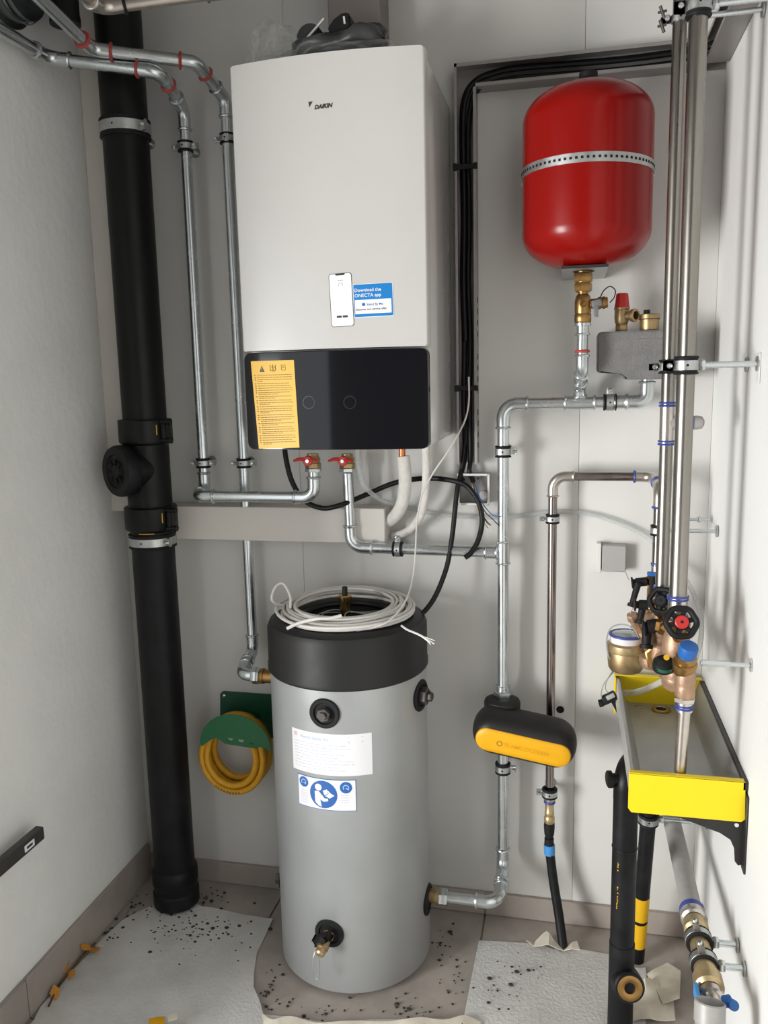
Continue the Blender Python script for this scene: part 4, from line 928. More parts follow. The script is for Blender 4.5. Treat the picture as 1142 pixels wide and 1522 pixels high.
b = B(); c = V((-0.5808, -0.2500, 2.2640)); pts = [(.030 * math.cos(a), .030 * math.sin(a)) for a in [PI * k / 12 for k in range(13)]]; prism(b, pts, c, V((.75, 0, .66)), V((-.66, 0, .75)), V((0, .05, 0))); part('half_round_clip', b, 'bundle', t)
b = B(); obox(b, c + V((.010, -.003, .011)), (.75, 0, .66), (0, 1, 0), (-.66, 0, .75), .07, .004, .004); part('pale_edge', b, 'white_plastic', t)
t = T('black_nozzle', 'black plastic bracket piece on top of the taped dark parts', 'bracket', (-.50, -.24, ztp + .085))
b = B(); pts = [(-.030, .004), (-.030, .014), (-.014, .022), (-.004, .034), (.014, .036), (.020, .030), (.022, .006), (.014, .0), (-.022, -.004)]
prism(b, pts, (-0.5021, -0.2700, 2.2634), (1, 0, .05), (0, 0, 1), (0, .055, 0)); bmesh.ops.bevel(b, geom=b.edges[:], offset=.003, segments=2, affect='EDGES'); part('bracket_body', b, 'rubber', t)
b = B(); obox(b, (-0.4935, -0.2715, 2.2823), (1, 0, .05), (0, 1, 0), (-.1, 0, 1), .004, .003, .015); part('white_mark', b, 'white_plastic', t)
t = T('plastic_bag', 'crumpled clear plastic bag spread over the top of the boiler', 'bag', (-.6, -.25, ztp))
def film(c, sx_, sy_, sz_, seed):
    b = B(); bmesh.ops.create_icosphere(b, subdivisions=4, radius=1)
    for v in b.verts:
        d = v.co.normalized(); n_ = noise.noise(d * 2.2 + V((seed, 0, 0))) * .35 + abs(noise.noise(d * 5 + V((seed, 3, 0)))) * .28
        p = d * (1 + n_); v.co = V(c) + V((p.x * sx_, p.y * sy_, p.z * sz_))
        if v.co.z < ztp + .003: v.co.z = ztp + .003 + .002 * noise.noise(v.co * 40)
    return b
part('bag_film', film((-.655, -.27, ztp + .050), .060, .07, .075, 3.1), 'film', t, angle=25)
part('bag_film', film((-.515, -.26, ztp + .026), .165, .085, .046, 8.4), 'film', t, angle=25)

# ============================================================ GREY BUFFER TANK
TX, TY, TR = (-0.5461, -0.2000, 0.7947)[0], -.205, .1985
zl = (-0.4893, -0.4040, 0.8010)[2]; zr_ = (-0.4896, -0.3900, 0.9205)[2] + .006
t = T('buffer_tank', 'grey cylindrical water tank with black lid standing on the floor', 'tank', (TX, TY, 0))
b = B(); lathe(b, [(TR - .012, .012), (TR - .003, .014), (TR, .018), (TR, zl + .003)], (TX, TY, 0), seg=96); part('tank_jacket', b, 'tank', t)
b = B()
for k in range(3):
    a = PI / 2 + 2 * PI * k / 3; cyl(b, (TX + .15 * math.cos(a), TY + .15 * math.sin(a), .0005), (TX + .15 * math.cos(a), TY + .15 * math.sin(a), .014), .02, 16)
part('foot', b, 'rubber', t)
b = B(); hr = zr_ - zl
lathe(b, [(TR + .001, zl - .004), (TR + .005, zl), (TR + .005, zl + .010), (TR + .003, zl + .014), (TR + .003, zr_ - .022), (TR - .003, zr_ - .008), (TR - .016, zr_ - .001), (TR - .03, zr_), (.128, zr_ - .001), (.122, zr_ - .006), (.118, zr_ - .028), (0, zr_ - .03)], (TX, TY, 0), seg=96, cap=False); part('lid', b, 'lid', t)
def tk(th, z, l=1.0, base=0.0006): r = TR + base * l; return (TX + r * math.sin(th), TY - r * math.cos(th), z)
def thx(px_w): return math.asin(max(-1, min(1, (px_w - TX) / TR)))
def port(th, z, r=.037, name='rubber_collar'):
    n = V((math.sin(th), -math.cos(th), 0)); c = V((TX, TY, z)) + n * (TR - .004)
    b = B(); lathe(b, [(r, 0), (r, .005), (r*.93, .008), (r*.72, .008), (r*.66, .004), (r*.5, .004), (r*.5, .006), (0, .006)], c, n, 32); part(name, b, 'rubber', t); return c, n
c_ = (-0.5521, -0.3900, 0.7418); c, n = port(thx(c_[0]), c_[2])
b = B(); hexnut(b, c + n * .012, n, .017, .014); lathe(b, [(.010, .018), (.010, .026), (0, .026)], c, n, 6); part('plug_bolt', b, 'steel_dark', t)
c_ = (-0.5599, -0.4000, 0.1749); cD, nD = port(thx(c_[0]), c_[2])
thr = math.radians(78); zp = (-0.3394, -0.2200, 0.7380)[2]; c, n = port(thr, zp, .040)
b = B(); hexnut(b, c + n * .014, n, .022, .018); hexnut(b, c + n * .028, n, .012, .012); part('plug_bolt', b, 'steel_dark', t)
for th, z, r_ in ((math.radians(90 + 16), ztk, .03), (math.radians(-(90 + 16)), ztk, .03), ):
    if th > 0: continue
    port(th, z, r_)
thb = math.asin(1) - math.asin((TY + .15) / TR) if False else math.radians(106)
port(math.radians(88), zbt, .040)
c, n = port(math.radians(-84), (-0.7644, -0.2200, 0.1846)[2], .026); b = B(); hexnut(b, c + n * .014, n, .014, .014); part('plug_bolt', b, 'steel_dark', t)
b = B(); bead(b, (TX, TY, zl - .004), (0, 0, 1), TR, .0015, 64); part('jacket_seam', b, 'rubber', t)
# paper labels bent round the jacket
p0, p1, p2 = (-0.6422, -0.3750, 0.6953), (-0.4466, -0.4000, 0.6992), (-0.6465, -0.3750, 0.5919)
ta, tb = thx(p0[0]), thx(p1[0]); za_, zb__ = p0[2] - .004, p2[2] - .004
sl_ = ((-0.4466, -0.4000, 0.6992)[2] - p0[2] + .002) / (tb - ta)
def paper(u, v, l=1.0): return tk(ta + (tb - ta) * u, za_ + (zb__ - za_) * v + .012 * u * 0 , l)
b = B(); patch(b, paper, 0, 1, 0, 1, 16, 1); pl = part('paper_label', b, 'paper', t, label='white printed delivery label')
asp = (tb - ta) * TR
hgt = abs(zb__ - za_)
b = text_bm('Feuron Speck AG', .0105, lambda x, y: paper(.13 + x / asp, .17 - y / hgt, 1.6), bold=.0001); part('lettering', b, 'blue_ink', pl)
b = B(); flatpoly(b, lambda a, e, l: paper(a, e, 1.6), [(.03, .07), (.09, .07), (.09, .09), (.03, .09)])
for q in range(3): flatpoly(b, lambda a, e, l: paper(a, e, 1.6), [(.035 + q*.02, .09), (.045 + q*.02, .09), (.045 + q*.02, .16), (.035 + q*.02, .16)])
part('small_logo', b, 'pink_ink', pl)
b = B(); v = .27
while v < .93:
    x = .04
    while x < random.uniform(.5, .8):
        s = random.uniform(.03, .1); flatpoly(b, lambda a, e, l: paper(a, e, 1.6), [(x, v), (x + s, v), (x + s, v + .012), (x, v + .012)]); x += s + .02
    v += .075
for v in (.06, .17, .19): flatpoly(b, lambda a, e, l: paper(a, e, 1.6), [(.72, v), (.9, v), (.9, v + .012), (.72, v + .012)])
part('small_print', b, 'faint_ink', pl, stuff=True)
p0, p1, p2 = (-0.6299, -0.3800, 0.5802), (-0.4836, -0.4000, 0.5877), (-0.6330, -0.3800, 0.5033)
tc_, td = thx(p0[0]), thx(p1[0]); zc_, zd = p0[2] - .002, p2[2] - .004
h2 = abs(zd - zc_); w2 = (td - tc_) * TR
def sign(u, v, l=1.0): return tk(tc_ + (td - tc_) * u / w2, zc_ - v, l)      # metres from the top-left corner
b = B(); patch(b, sign, 0, w2, 0, h2, 14, 1); sg = part('instruction_label', b, 'sign_blue', t, label='white label with blue round read-the-manual signs')
b = B(); patch(b, lambda u, v, l: sign(u, v, 1.0 + .8 * l), .0015, w2 - .0015, .0015, h2 - .0015, 14, 1); part('white_field', b, 'paper', sg)
R0 = h2 * .44; cx_, cy_ = w2 * .47, h2 * .50
b = B(); disc(b, lambda a, e, l: sign(a, e, 2.6), cx_, cy_, R0, 36); disc(b, lambda a, e, l: sign(a, e, 2.6), w2 * .125, h2 * .21, h2 * .165, 24); disc(b, lambda a, e, l: sign(a, e, 2.6), w2 * .84, h2 * .24, h2 * .185, 24); part('round_sign', b, 'sign_blue', sg)
b = B(); k = R0
disc(b, lambda a, e, l: sign(a, e, 3.4), cx_ - .34*k, cy_ - .50*k, .25*k, 20)
flatpoly(b, lambda a, e, l: sign(a, e, 3.4), [(cx_ + p*k, cy_ + q*k) for p, q in ((-.62, -.20), (-.30, -.20), (-.06, .06), (.10, .26), (.34, .26), (.36, .44), (.02, .52), (-.22, .38), (-.12, .90), (-.36, .84), (-.60, .60))], cut=.003)
flatpoly(b, lambda a, e, l: sign(a, e, 3.4), [(cx_ + p*k, cy_ + q*k) for p, q in ((-.02, -.28), (.28, -.42), (.36, -.12), (.10, .04))]); flatpoly(b, lambda a, e, l: sign(a, e, 3.4), [(cx_ + p*k, cy_ + q*k) for p, q in ((.30, -.40), (.52, -.16), (.80, .02), (.46, .24), (.14, .08), (.40, -.10))])
part('reading_figure', b, 'paper', sg)
b = B()
for (a_, e_) in ((w2 * .125, h2 * .21), (w2 * .84, h2 * .24)):
    ringflat(b, lambda a, e, l: sign(a, e, 3.4), a_, e_, h2*.065, h2*.095, 18, a0=2.4, a1=6.6); flatpoly(b, lambda a, e, l: sign(a, e, 3.4), [(a_, e_), (a_ + h2*.09, e_ + h2*.04), (a_ + h2*.08, e_ + h2*.08), (a_ - h2*.01, e_ + h2*.03)])
part('small_pictograms', b, 'pale_blue', sg)
b = B()
for (a_, n_) in ((w2 * .07, 6), (w2 * .75, 4)):
    for q in range(n_): flatpoly(b, lambda a, e, l: sign(a, e, 3.0), [(a_, h2 * (.48 + q*.075)), (a_ + w2 * .13, h2 * (.48 + q*.075)), (a_ + w2 * .13, h2 * (.495 + q*.075)), (a_, h2 * (.495 + q*.075))])
part('small_print', b, 'faint_ink', sg, stuff=True)
# drain cock at the bottom of the tank
t = T('drain_cock', 'small drain cock with hanging wire tag low on the tank front', 'valve', cD + nD * .008)
dn = (nD + V((-.15, 0, -.45))).normalized()
b = B(); lathe(b, [(.015, 0), (.015, .010), (.012, .012), (.012, .030), (.015, .031), (.015, .040), (.011, .042), (.009, .042), (.009, .036), (0, .036)], cD + nD * .005, dn, 20); part('valve_body', b, 'brass_dull', t)
b = B(); c = cD + nD * .032 + V((-.006, 0, .006)); obox(b, c, (1, 0, .5), nD, (-.5, 0, 1), .040, .016, .014, .004); lathe(b, [(.008, 0), (.008, .012), (0, .013)], c + V((.004, -.004, .004)), nD, 14); part('valve_handle', b, 'rubber', t)
b = B(); c = cD + dn * .044; lathe(b, [(.0125, 0), (.0125, .012), (.009, .016), (0, .016)], c, dn, 20); part('outlet_cap', b, 'gold', t)
c = cD + dn * .055
b = B(); sweep(b, spline([c + V((-.012, 0, .004)), c + V((-.017, -.004, -.02)), c + V((-.015, -.004, -.055)), c + V((-.008, -.004, -.068)), c + V((-.002, -.004, -.055)), c + V((-.001, -.003, -.02)), c + V((.0, 0, -.002))], 8), .0011, 6); part('wire_tag', b, 'galv', t)
# brass air vent on the lid
zv = (-0.5464, -0.2050, 0.9749)[2] - .075
t = T('tank_air_vent', 'brass cylinder vent with black stem in the middle of the tank lid', 'vent', (TX - .004, TY, zv))
b = B(); ax_ = (TX - .004, TY, zv); lathe(b, [(.0135, -.03), (.0135, .05), (.0145, .055), (.0165, .062), (.0170, .073), (.015, .075), (0, .075)], ax_, seg=28); part('vent_body', b, 'brass_bright', t)
b = B(); lathe(b, [(.007, .075), (.007, .094), (.0055, .096), (0, .096)], ax_, seg=14); part('vent_stem', b, 'rubber', t)
b = B(); bead(b, (TX, TY, zr_ - .004), (0, 0, 1), .112, .008, 48); tag(part('rubber_seal', b, 'black_cable', None), 'black round seal lying inside the coil on the lid', 'seal')
# coil of white cable
pts = []
N_ = 11; cc = V((TX + .0, TY + .0, 0)); random.seed(21)
rad = [random.uniform(.118, .184) for _ in range(N_ + 1)]; off = [(random.uniform(-.012, .012), random.uniform(-.010, .010)) for _ in range(N_ + 1)]; hts = [zr_ + .0045 + .0018 * i for i in range(N_ + 1)]
steps = 40
for i in range(N_):
    for k in range(steps):
        s = k / steps; a = 2 * PI * s + .6; e = s * s * (3 - 2*s)
        r = rad[i] * (1-e) + rad[i+1] * e; ox = off[i][0] * (1-e) + off[i+1][0] * e; oy = off[i][1] * (1-e) + off[i+1][1] * e
        z = hts[i] * (1-s) + hts[i+1] * s + .005 * (1 + noise.noise(V((a + i * 3, i, 0)))) + .006 * math.sin(a)
        z = max(z, zr_ + .0055)
        pts.append(V((cc.x + ox + r * math.cos(a), cc.y + oy + r * .97 * math.sin(a), z)))
t = T('cable_coil', 'coil of white cable lying on top of the black tank lid', 'cable coil', (TX, TY, zr_))
b = B(); sweep(b, pts, .0040, 8); part('coiled_cable', b, 'white_cable', t)
cable('loose_loop', [(TX - .155, TY - .03, zr_ + .02), (TX - .172, TY - .07, zr_ + .045), (TX - .168, TY - .06, zr_ + .075), (TX - .150, TY - .05, zr_ + .085), (TX - .125, TY - .07, zr_ + .06), (TX - .118, TY - .09, zr_ + .035)], .0032, 'white_cable', t, 10, 8)
cable('loose_end', [(-0.6475, -0.3700, 0.9327), (-0.6169, -0.3700, 0.9472), (-0.5736, -0.3750, 0.9604), (-0.5424, -0.3700, 0.9619), (-0.5158, -0.3600, 0.9666)], .0042, 'white_cable', t, 6, 8)
cable('frayed_end', [(-0.3862, -0.3000, 0.9301), (-0.3677, -0.3200, 0.9271), (-0.3438, -0.3450, 0.9278), (-0.3254, -0.3600, 0.9254), (-0.3060, -0.3650, 0.9136)], .0026, 'white_cable', t, 6, 8)
for q in range(4): 
    cable('strand', [(-0.3458, -0.3430, 0.9271), (-0.3223, -0.3600, 0.9255), V((-0.3014, -0.3650, 0.9138)) + V((random.uniform(-.006, .006), 0, random.uniform(-.006, .006)))], .0011, 'white_cable', t, 5, 5)
t = T('thin_wire_loops', 'thin grey wire loops lying on the lid inside the white coil', 'wire', (TX, TY, zr_ - .028))
for k in range(3):
    c = V((TX + (-.03, .02, .055)[k], TY - (.03, .0, .035)[k], zr_ - .022 + .012 * k)); rr = (.06, .075, .045)[k]
    b = B(); sweep(b, [c + V((rr * math.cos(a) * 1.1, rr * math.sin(a), .008 * math.sin(a * 2 + k))) for a in [2*PI*j/40 for j in range(40)]], .0013, 6, closed=True); part('wire_loop', b, 'grey_cable', t)
cable('crossing_wire', [(TX - .10, TY - .06, zr_ - .012), (TX - .05, TY + .03, zr_ - .002), (TX + .05, TY + .01, zr_ + .0), (TX + .10, TY + .03, zr_ + .004)], .0014, 'grey_cable', t, 8, 6)

# ============================================================ GREEN HOSE HOLDER
hc = V((-0.9296, -0.0700, 0.4594)); HR = .082
t = T('hose_holder', 'green metal hose holder on the wall left of the tank', 'holder', (hc.x, 0, hc.z + .03))
xa, xb = (-0.9980, -0.0040, 0.6081)[0], (-0.9980, -0.0040, 0.6081)[0] + .20; zz1, zz0 = (-0.9701, -0.0040, 0.6141)[2], hc.z + .02
b = B(); prism(b, [(xa - .006, zz0), (xa + .001, zz1 - .010), (xa + .006, zz1 - .003), (xa + .012, zz1), (xb - .008, zz1), (xb, zz1 - .008), (xb + .004, zz0)], (0, -.005, 0), (1, 0, 0), (0, 0, 1), (0, .0045, 0)); part('back_plate', b, 'green_dark', t)
for qx in (xa + .013, xb - .013):
    b = B(); lathe(b, [(.0055, 0), (.0055, .002), (.003, .0035), (0, .0035)], (qx, -.005, zz1 - .013), (0, -1, 0), 14); part('fixing_screw', b, 'galv', t)
fc = V((-0.9039, -0.1250, 0.5071)); ra = V((-0.8945, -0.1250, 0.6088)).z - fc.z
w0 = (-1.0188, -0.1250, 0.4898)[0] - fc.x; w1 = .084
def hood(R_, lo, n=26):
    return [(R_ * 1.07 * math.cos(a), R_ * math.sin(a)) for a in [PI * 1.02 - (PI * 1.04) * k / n for k in range(n + 1)]]
# front plate: arch with a shallower underside
up = hood(.084, 0); dn_ = [(.088, -.012), (.082, -.004), (.072, .002), (.064, .003), (.056, -.003), (-.012, .002), (-.026, .004), (-.036, .012), (-.046, .017), (-.058, .013), (-.072, .003), (-.084, -.008)]
poly = [(x * 1.17, z * 1.10) for x, z in up + dn_]
def half(cx_, cz_, r_, fl=1.0): return [(cx_ + r_ * math.cos(a), cz_ - r_ * fl * abs(math.sin(a))) for a in [PI * k / 10 for k in range(11)]]
b = B(); plate(b, poly, [half(-.014, .022, .009), half(.018, .020, .0095), half(.050, .013, .007, .6)], (fc.x, -.128, fc.z), (1, 0, 0), (0, 0, 1), (0, .003, 0)); part('front_hood', b, 'green', t)
b = B()    # curved saddle the hose hangs on
A = []
n = 20
for k in range(n + 1):
    a = PI * .93 - PI * .86 * k / n
    A.append((hc.x + .056 * 1.05 * math.cos(a), fc.z + .026 + .024 * math.sin(a) ))
for th2, lst in ((0, None),):
    top_ = [b.verts.new((x, -.126, z)) for x, z in A]; tb_ = [b.verts.new((x, -.004, z + .006)) for x, z in A]
    t2 = [b.verts.new((x, -.126, z - .003)) for x, z in A]; tb2 = [b.verts.new((x, -.004, z + .003)) for x, z in A]
    for i in range(n):
        b.faces.new((top_[i], top_[i+1], tb_[i+1], tb_[i])); b.faces.new((t2[i+1], t2[i], tb2[i], tb2[i+1])); b.faces.new((top_[i+1], top_[i], t2[i], t2[i+1])); b.faces.new((tb_[i], tb_[i+1], tb2[i+1], tb2[i]))
part('saddle', b, 'green_dark', t)
t = T('coiled_hose', 'yellow garden hose coiled on the green holder', 'hose', hc)
random.seed(4); pts = []
turns = [(.094, -.095), (.086, -.070), (.094, -.045), (.075, -.100), (.088, -.028), (.073, -.055)]
for i, (r0, y0) in enumerate(turns):
    r1, y1 = turns[min(i + 1, len(turns) - 1)]
    for k in range(40):
        s = k / 40; e = max(0, (s - .7) / .3); e = e * e * (3 - 2*e); a = -2 * PI * s + PI / 2
        r = r0 * (1-e) + r1 * e; y = y0 * (1-e) + y1 * e
        pts.append(V((hc.x + r * math.cos(a), y, hc.z - .002 + r * 1.13 * math.sin(a))))
b = B(); sweep(b, pts, .0095, 10); part('hose_coil', b, 'hose', t)
b = B()
for k in range(9):
    a = math.radians(-122 + k * 5.5); obox(b, (hc.x + .094 * math.cos(a), -.1052, hc.z - .002 + .106 * math.sin(a)), (-math.sin(a), 0, math.cos(a)), (0, 1, 0), (math.cos(a), 0, math.sin(a)), .004, .001, .005)
part('hose_print', b, 'brown_ink', t)

# ============================================================ BLACK AND YELLOW SEPARATOR
t = T('dirt_separator', 'black rubber capsule with yellow oval front on the tall zinc pipe', 'separator', (xt, PY, .52))
pl_, pr_ = V((-0.1755, -0.1500, 0.6225)), V((-0.0339, -0.1520, 0.6000)); ax_ = (pr_ - pl_).normalized()
pc = (pl_ + pr_) / 2; Lc = (pr_ - pl_).length
upv = (V((0, 0, 1)) * .93 + V((0, -.36, 0))).normalized(); fwd = V((ax_.y, -ax_.x, -.10)).normalized()
fw = (fwd * .93 + V((0, 0, 1)) * -.05).normalized()
def caps(b, pc, ax_, upv, fwd, hx, hz, dep, rnd, n=48, nl=10):
    rings = []
    for i in range(nl + 1):
        a = PI * i / nl; y = -math.cos(a) * dep; sc_ = (1 - abs(math.cos(a)) ** 2.6) ** .5
        ins = rnd * (1 - sc_)
        ring = []
        for k in range(n):
            th = 2 * PI * k / n; c, s = math.cos(th), math.sin(th); rr = hz - ins
            x = (hx - hz) * (1 if c >= 0 else -1) + rr * c; z = rr * s
            ring.append(b.verts.new(pc + ax_ * x + upv * z + fwd * y))
        rings.append(ring)
    for A, Bq in zip(rings, rings[1:]):
        for k in range(n): b.faces.new((A[k], A[(k+1) % n], Bq[(k+1) % n], Bq[k]))
    b.faces.new(rings[0][::-1]); b.faces.new(rings[-1]); return b
upz = fwd.cross(ax_) * -1
upz = upz if upz.z > 0 else -upz
upz.normalize()
b = B(); caps(b, pc, ax_, upz, fwd, .131, .055, .056, .030); part('rubber_shell', b, 'rubber' if False else 'lid', t, angle=50)
b = B(); fy = .0545
yc_ = pc + fwd * (fy - .003) - upz * .003
ov = []
for k in range(48):
    th = 2 * PI * k / 48; c, s = math.cos(th), math.sin(th); e_ = 0; ov.append(((.118 - .031) * (1 if c >= 0 else -1) + .031 * c, .031 * s))
b = B()
rings = []
for (sc_, dd) in ((1.0, 0), (1.0, .004), (.97, .0062), (.6, .0085)):
    rings.append([b.verts.new(yc_ + ax_ * (x * (sc_ if sc_ > .9 else .86)) + upz * (z * sc_) + fwd * dd) for x, z in ov])
for A, Bq in zip(rings, rings[1:]):
    for k in range(48): b.faces.new((A[k], A[(k+1) % 48], Bq[(k+1) % 48], Bq[k]))
b.faces.new(rings[-1]); b.faces.new(rings[0][::-1]); yo = part('yellow_front', b, 'pump_yellow', t, angle=60)
b = text_bm('FLAMCOCLEAN', .0155, lambda x, y: yc_ + ax_ * (x - .045) + upz * (y - .006) + fwd * .0093, bold=.0001, sx=1.0); part('embossed_lettering', b, mat('darker_yellow', (.68, .32, .004), .5), yo)
b = B(); ringflat(b, lambda a, e, l: yc_ + ax_ * a + upz * e + fwd * .0093, -.057, -.001, .0055, .0072, 20); part('embossed_mark', b, 'brass', yo)
zq = (-0.1650, -0.0900, 0.6770)[2]
b = B(); lathe(b, [(.046, -.055), (.047, -.002), (.044, .004), (.030, .008), (.022, .008)], (xt, -.098, zq), seg=36); part('rear_housing', b, 'lid', t)
b = B(); hexnut(b, (xt, PY - .004, zq + .014), (0, 0, 1), .025, .014); lathe(b, [(.019, .02), (.019, .034), (.017, .035)], (xt, PY, zq), seg=20); part('union_nut', b, 'galv', t)

# ============================================================ STAINLESS COLD WATER PIPE
R22 = .0112
t = T('water_pipe', 'thin stainless water pipe rising from the floor hose and turning right above the separator', 'pipe', (-0.0371, -0.0600, 0.3719))
xw = ((-0.0428, -0.0600, 1.1197)[0] + (-0.0416, -0.0600, 0.4672)[0]) / 2; zw = (-0.0130, -0.0600, 1.2601)[2]; zw0 = (-0.0430, -0.0600, 0.4327)[2]
x3 = (0.2027, -0.1500, 1.0273)[0] + .0
press_run(t, [V((xw, -.06, zw0)), V((xw, -.06, zw)), V((x3, -.06, zw)), V((x3, -.15, zw - .018)), V((x3, -.15, (0.2022, -0.1500, 1.0436)[2]))], R22, 'stainless_dark', rings=[None, ('press_blue', None), ('press_blue', 'press_blue')], Rf=2.8, sock=1.8, fit='stainless_fit')
zA, zB = (-0.0442, -0.0600, 0.3712)[2], (-0.0455, -0.0600, 0.3285)[2]
socket(t, (xw, -.06, (-0.0427, -0.0600, 0.4002)[2]), (0, 0, 1), .012, .032, 'stainless_fit', 'press_blue')
b = B(); lathe(b, [(.011, -.004), (.014, .002), (.014, .016), (.011, .020), (.0125, .022), (.0125, .032), (.0115, .034), (.0115, .055)], (xw, -.06, zB), seg=18); part('bronze_coupling', b, 'gold', t)
clamp('zinc clamp on the thin stainless pipe above the separator', (xw, -.06, (-0.0448, -0.0600, 1.1525)[2]), (0, 0, 1), R22, ears=(-1,), side=(1, 0, 0), dist=.059, w=.015)
clamp('zinc clamp with blue rings on the stainless pipe below the separator', (xw, -.06, (-0.0428, -0.0600, 0.4136)[2]), (0, 0, 1), R22 + .003, ears=(-1,), side=(1, 0, 0), dist=.059, w=.016)
t = T('floor_hose', 'black insulated hose with blue tape rising out of the floor sheet', 'hose', (-0.0005, -0.1190, 0.0000))
b = B(); q = V((-0.0453, -0.0600, 0.3032)); lathe(b, [(.008, .028), (.014, .024), (.0145, .012), (.013, -.008), (.008, -.026)], (xw, -.06, q.z), seg=18, cap=True); part('shrink_sleeve', b, 'rubber', t)
cable('hose', [(xw, -.06, q.z - .02), (xw + .001, -.062, q.z - .05), (-0.0295, -0.0700, 0.1640), (-0.0141, -0.0900, 0.0803), (-0.0005, -0.1204, 0.0010)], .0125, 'hdpe_dust', t, 8, 16)
b = B(); band(b, V((-0.0412, -0.0610, 0.2515)), V((.03, 0, -1)), .0125, .0148, .028, 20); part('blue_tape', b, 'blue_tape', t)

# ============================================================ STEEL RISERS AT THE RIGHT
zr2 = (0.2072, -0.5000, 1.0716)[2]; zr1 = (0.1900, -0.4000, 1.0644)[2]; zr3 = (0.2020, -0.1500, 1.0502)[2]
X2, Y2, X1_, Y1_ = .2085, -.5, .1885, -.4
t = T('steel_riser', 'thick stainless riser pipe, frontmost at the right wall', 'pipe', (X2, Y2, zr2))
b = B(); cyl(b, (X2, Y2, zr2), (X2, Y2, ZC - .001), .0165, 28); part('pipe_section', b, 'stainless', t)
socket(t, (X2, Y2, zr2 - .016), (0, 0, 1), .0165, .050, 'stainless_fit', 'press_blue')
t = T('steel_riser', 'slimmer stainless riser with blue ringed coupling, just behind and left of the thick one', 'pipe', (X1_, Y1_, zr1))
b = B(); cyl(b, (X1_, Y1_, zr1), (X1_, Y1_, ZC - .001), .0132, 28); part('pipe_section', b, 'stainless', t)
ztA, ztB = (0.1903, -0.4000, 1.4431)[2], (0.1901, -0.4000, 1.3662)[2]
b = B(); cyl(b, (X1_, Y1_, ztB), (X1_, Y1_, ztA), .0145, 24); tee = part('tee_fitting', b, 'stainless_fit', t)
for z in (ztA, ztB):
    b = B(); bead(b, (X1_, Y1_, z), (0, 0, 1), .0152, .0022); bead(b, (X1_, Y1_, z + .006), (0, 0, 1), .0152, .0020); part('press_ring', b, 'press_blue', tee)
zq = (0.2501, -0.4000, 1.4089)[2]
b = B(); xq = (0.2589, -0.4000, 1.4088)[0]; lathe(b, [(.0140, 0), (.0140, xq - X1_ - .012), (.012, xq - X1_ - .004), (.006, xq - X1_), (0, xq - X1_)], (X1_, Y1_, zq), (1, 0, 0), 24, cap=False); part('capped_branch', b, 'composite', tee)
b = B()
for q in (.022, .030): bead(b, (xq - q, Y1_, zq), (1, 0, 0), .0143, .0016)
part('press_ring', b, 'press_blue', tee)
socket(t, (X1_, Y1_, zr1 - .012), (0, 0, 1), .0132, .042, 'stainless_fit', 'press_blue')
zz = (0.2082, -0.5000, 1.5211)[2]
clamp('large zinc clamp on the thick riser, screwed to the right wall by a long rod', (X2, Y2, zz), (0, 0, 1), .0165, side=(-1, 0, 0), wall=(1, 0, 0), dist=XR - X2 - .001, w=.022, rod_r=.0055)
b = B(); box(b, XR - .003, XR - .0004, Y2 - .014, Y2 + .014, zz - .036, zz + .020, .002, 1); tag(part('fixing_plate', b, 'white_plastic', None), 'small white plate on the right wall behind the long clamp rod', 'plate')
clamp('zinc clamp on the slimmer riser at the same height as the large clamp', (X1_, Y1_, (0.1892, -0.4000, 1.5202)[2]), (0, 0, 1), .0132, side=(-1, 0, 0), wall=(1, 0, 0), dist=XR - X1_ - .001, w=.018, ears=(1,))
clamp('zinc clamp around the top of the thick riser with a rod to the right wall', (X2, Y2, (0.2118, -0.5000, 2.1413)[2]), (0, 0, 1), .0165, side=(-1, 0, 0), wall=(1, 0, 0), dist=XR - X2 - .001, w=.026, rod_r=.0055)
zz = (0.1849, -0.4000, 2.1611)[2]
tc_l = clamp('pale metal band clamp with wing screws near the top of the slimmer riser', (X1_, Y1_, zz), (0, 0, 1), .0132, side=(-1, 0, 0), wall=(1, 0, 0), dist=XR - X1_ - .001, w=.016, lining=False, ears=(1,))
b = B()
for q in (-.012, .012):
    cyl(b, (X1_ - .028, Y1_ - .004, zz + q - .010), (X1_ - .036, Y1_ - .004, zz + q + .012), .003, 8); cyl(b, (X1_ - .040, Y1_ - .004, zz + q + .001), (X1_ - .024, Y1_ - .004, zz + q + .003), .0025, 8)
part('wing_screw', b, 'steel_dark', tc_l)
t = None
clamp('short clamp with blue tint on the thin rear riser', (x3, -.15, (0.1978, -0.1500, 1.1441)[2]), (0, 0, 1), R22, side=(1, 0, 0), wall=(1, 0, 0), dist=XR - x3 - .001, w=.016, ears=())
b = B(); z = (0.2994, -0.0600, 1.1561)[2]; cyl(b, ((0.2793, -0.0600, 1.1558)[0], -.06, z), (XR - .0005, -.06, z), .004, 12); lathe(b, [(.010, 0), (.010, .002)], (XR - .0028, -.06, z), (1, 0, 0), 16); hexnut(b, (XR - .03, -.06, z), (1, 0, 0), .007, .008)
tag(part('threaded_rod', b, 'galv', None), 'short threaded rod stub on the right wall above the thin clamp rod', 'rod')
zz = (0.2914, -0.5600, 0.9643)[2]
b = B(); cyl(b, (.245, -.56, zz), (XR - .0005, -.56, zz), .0048, 12); lathe(b, [(.013, 0), (.013, .002)], (XR - .0028, -.56, zz), (1, 0, 0), 16); lathe(b, [(.0066, 0), (.0066, .05)], (.248, -.56, zz), (1, 0, 0), 6)
tag(part('threaded_rod', b, 'galv', None), 'long threaded rod from the valves to the right wall above the tray', 'rod')

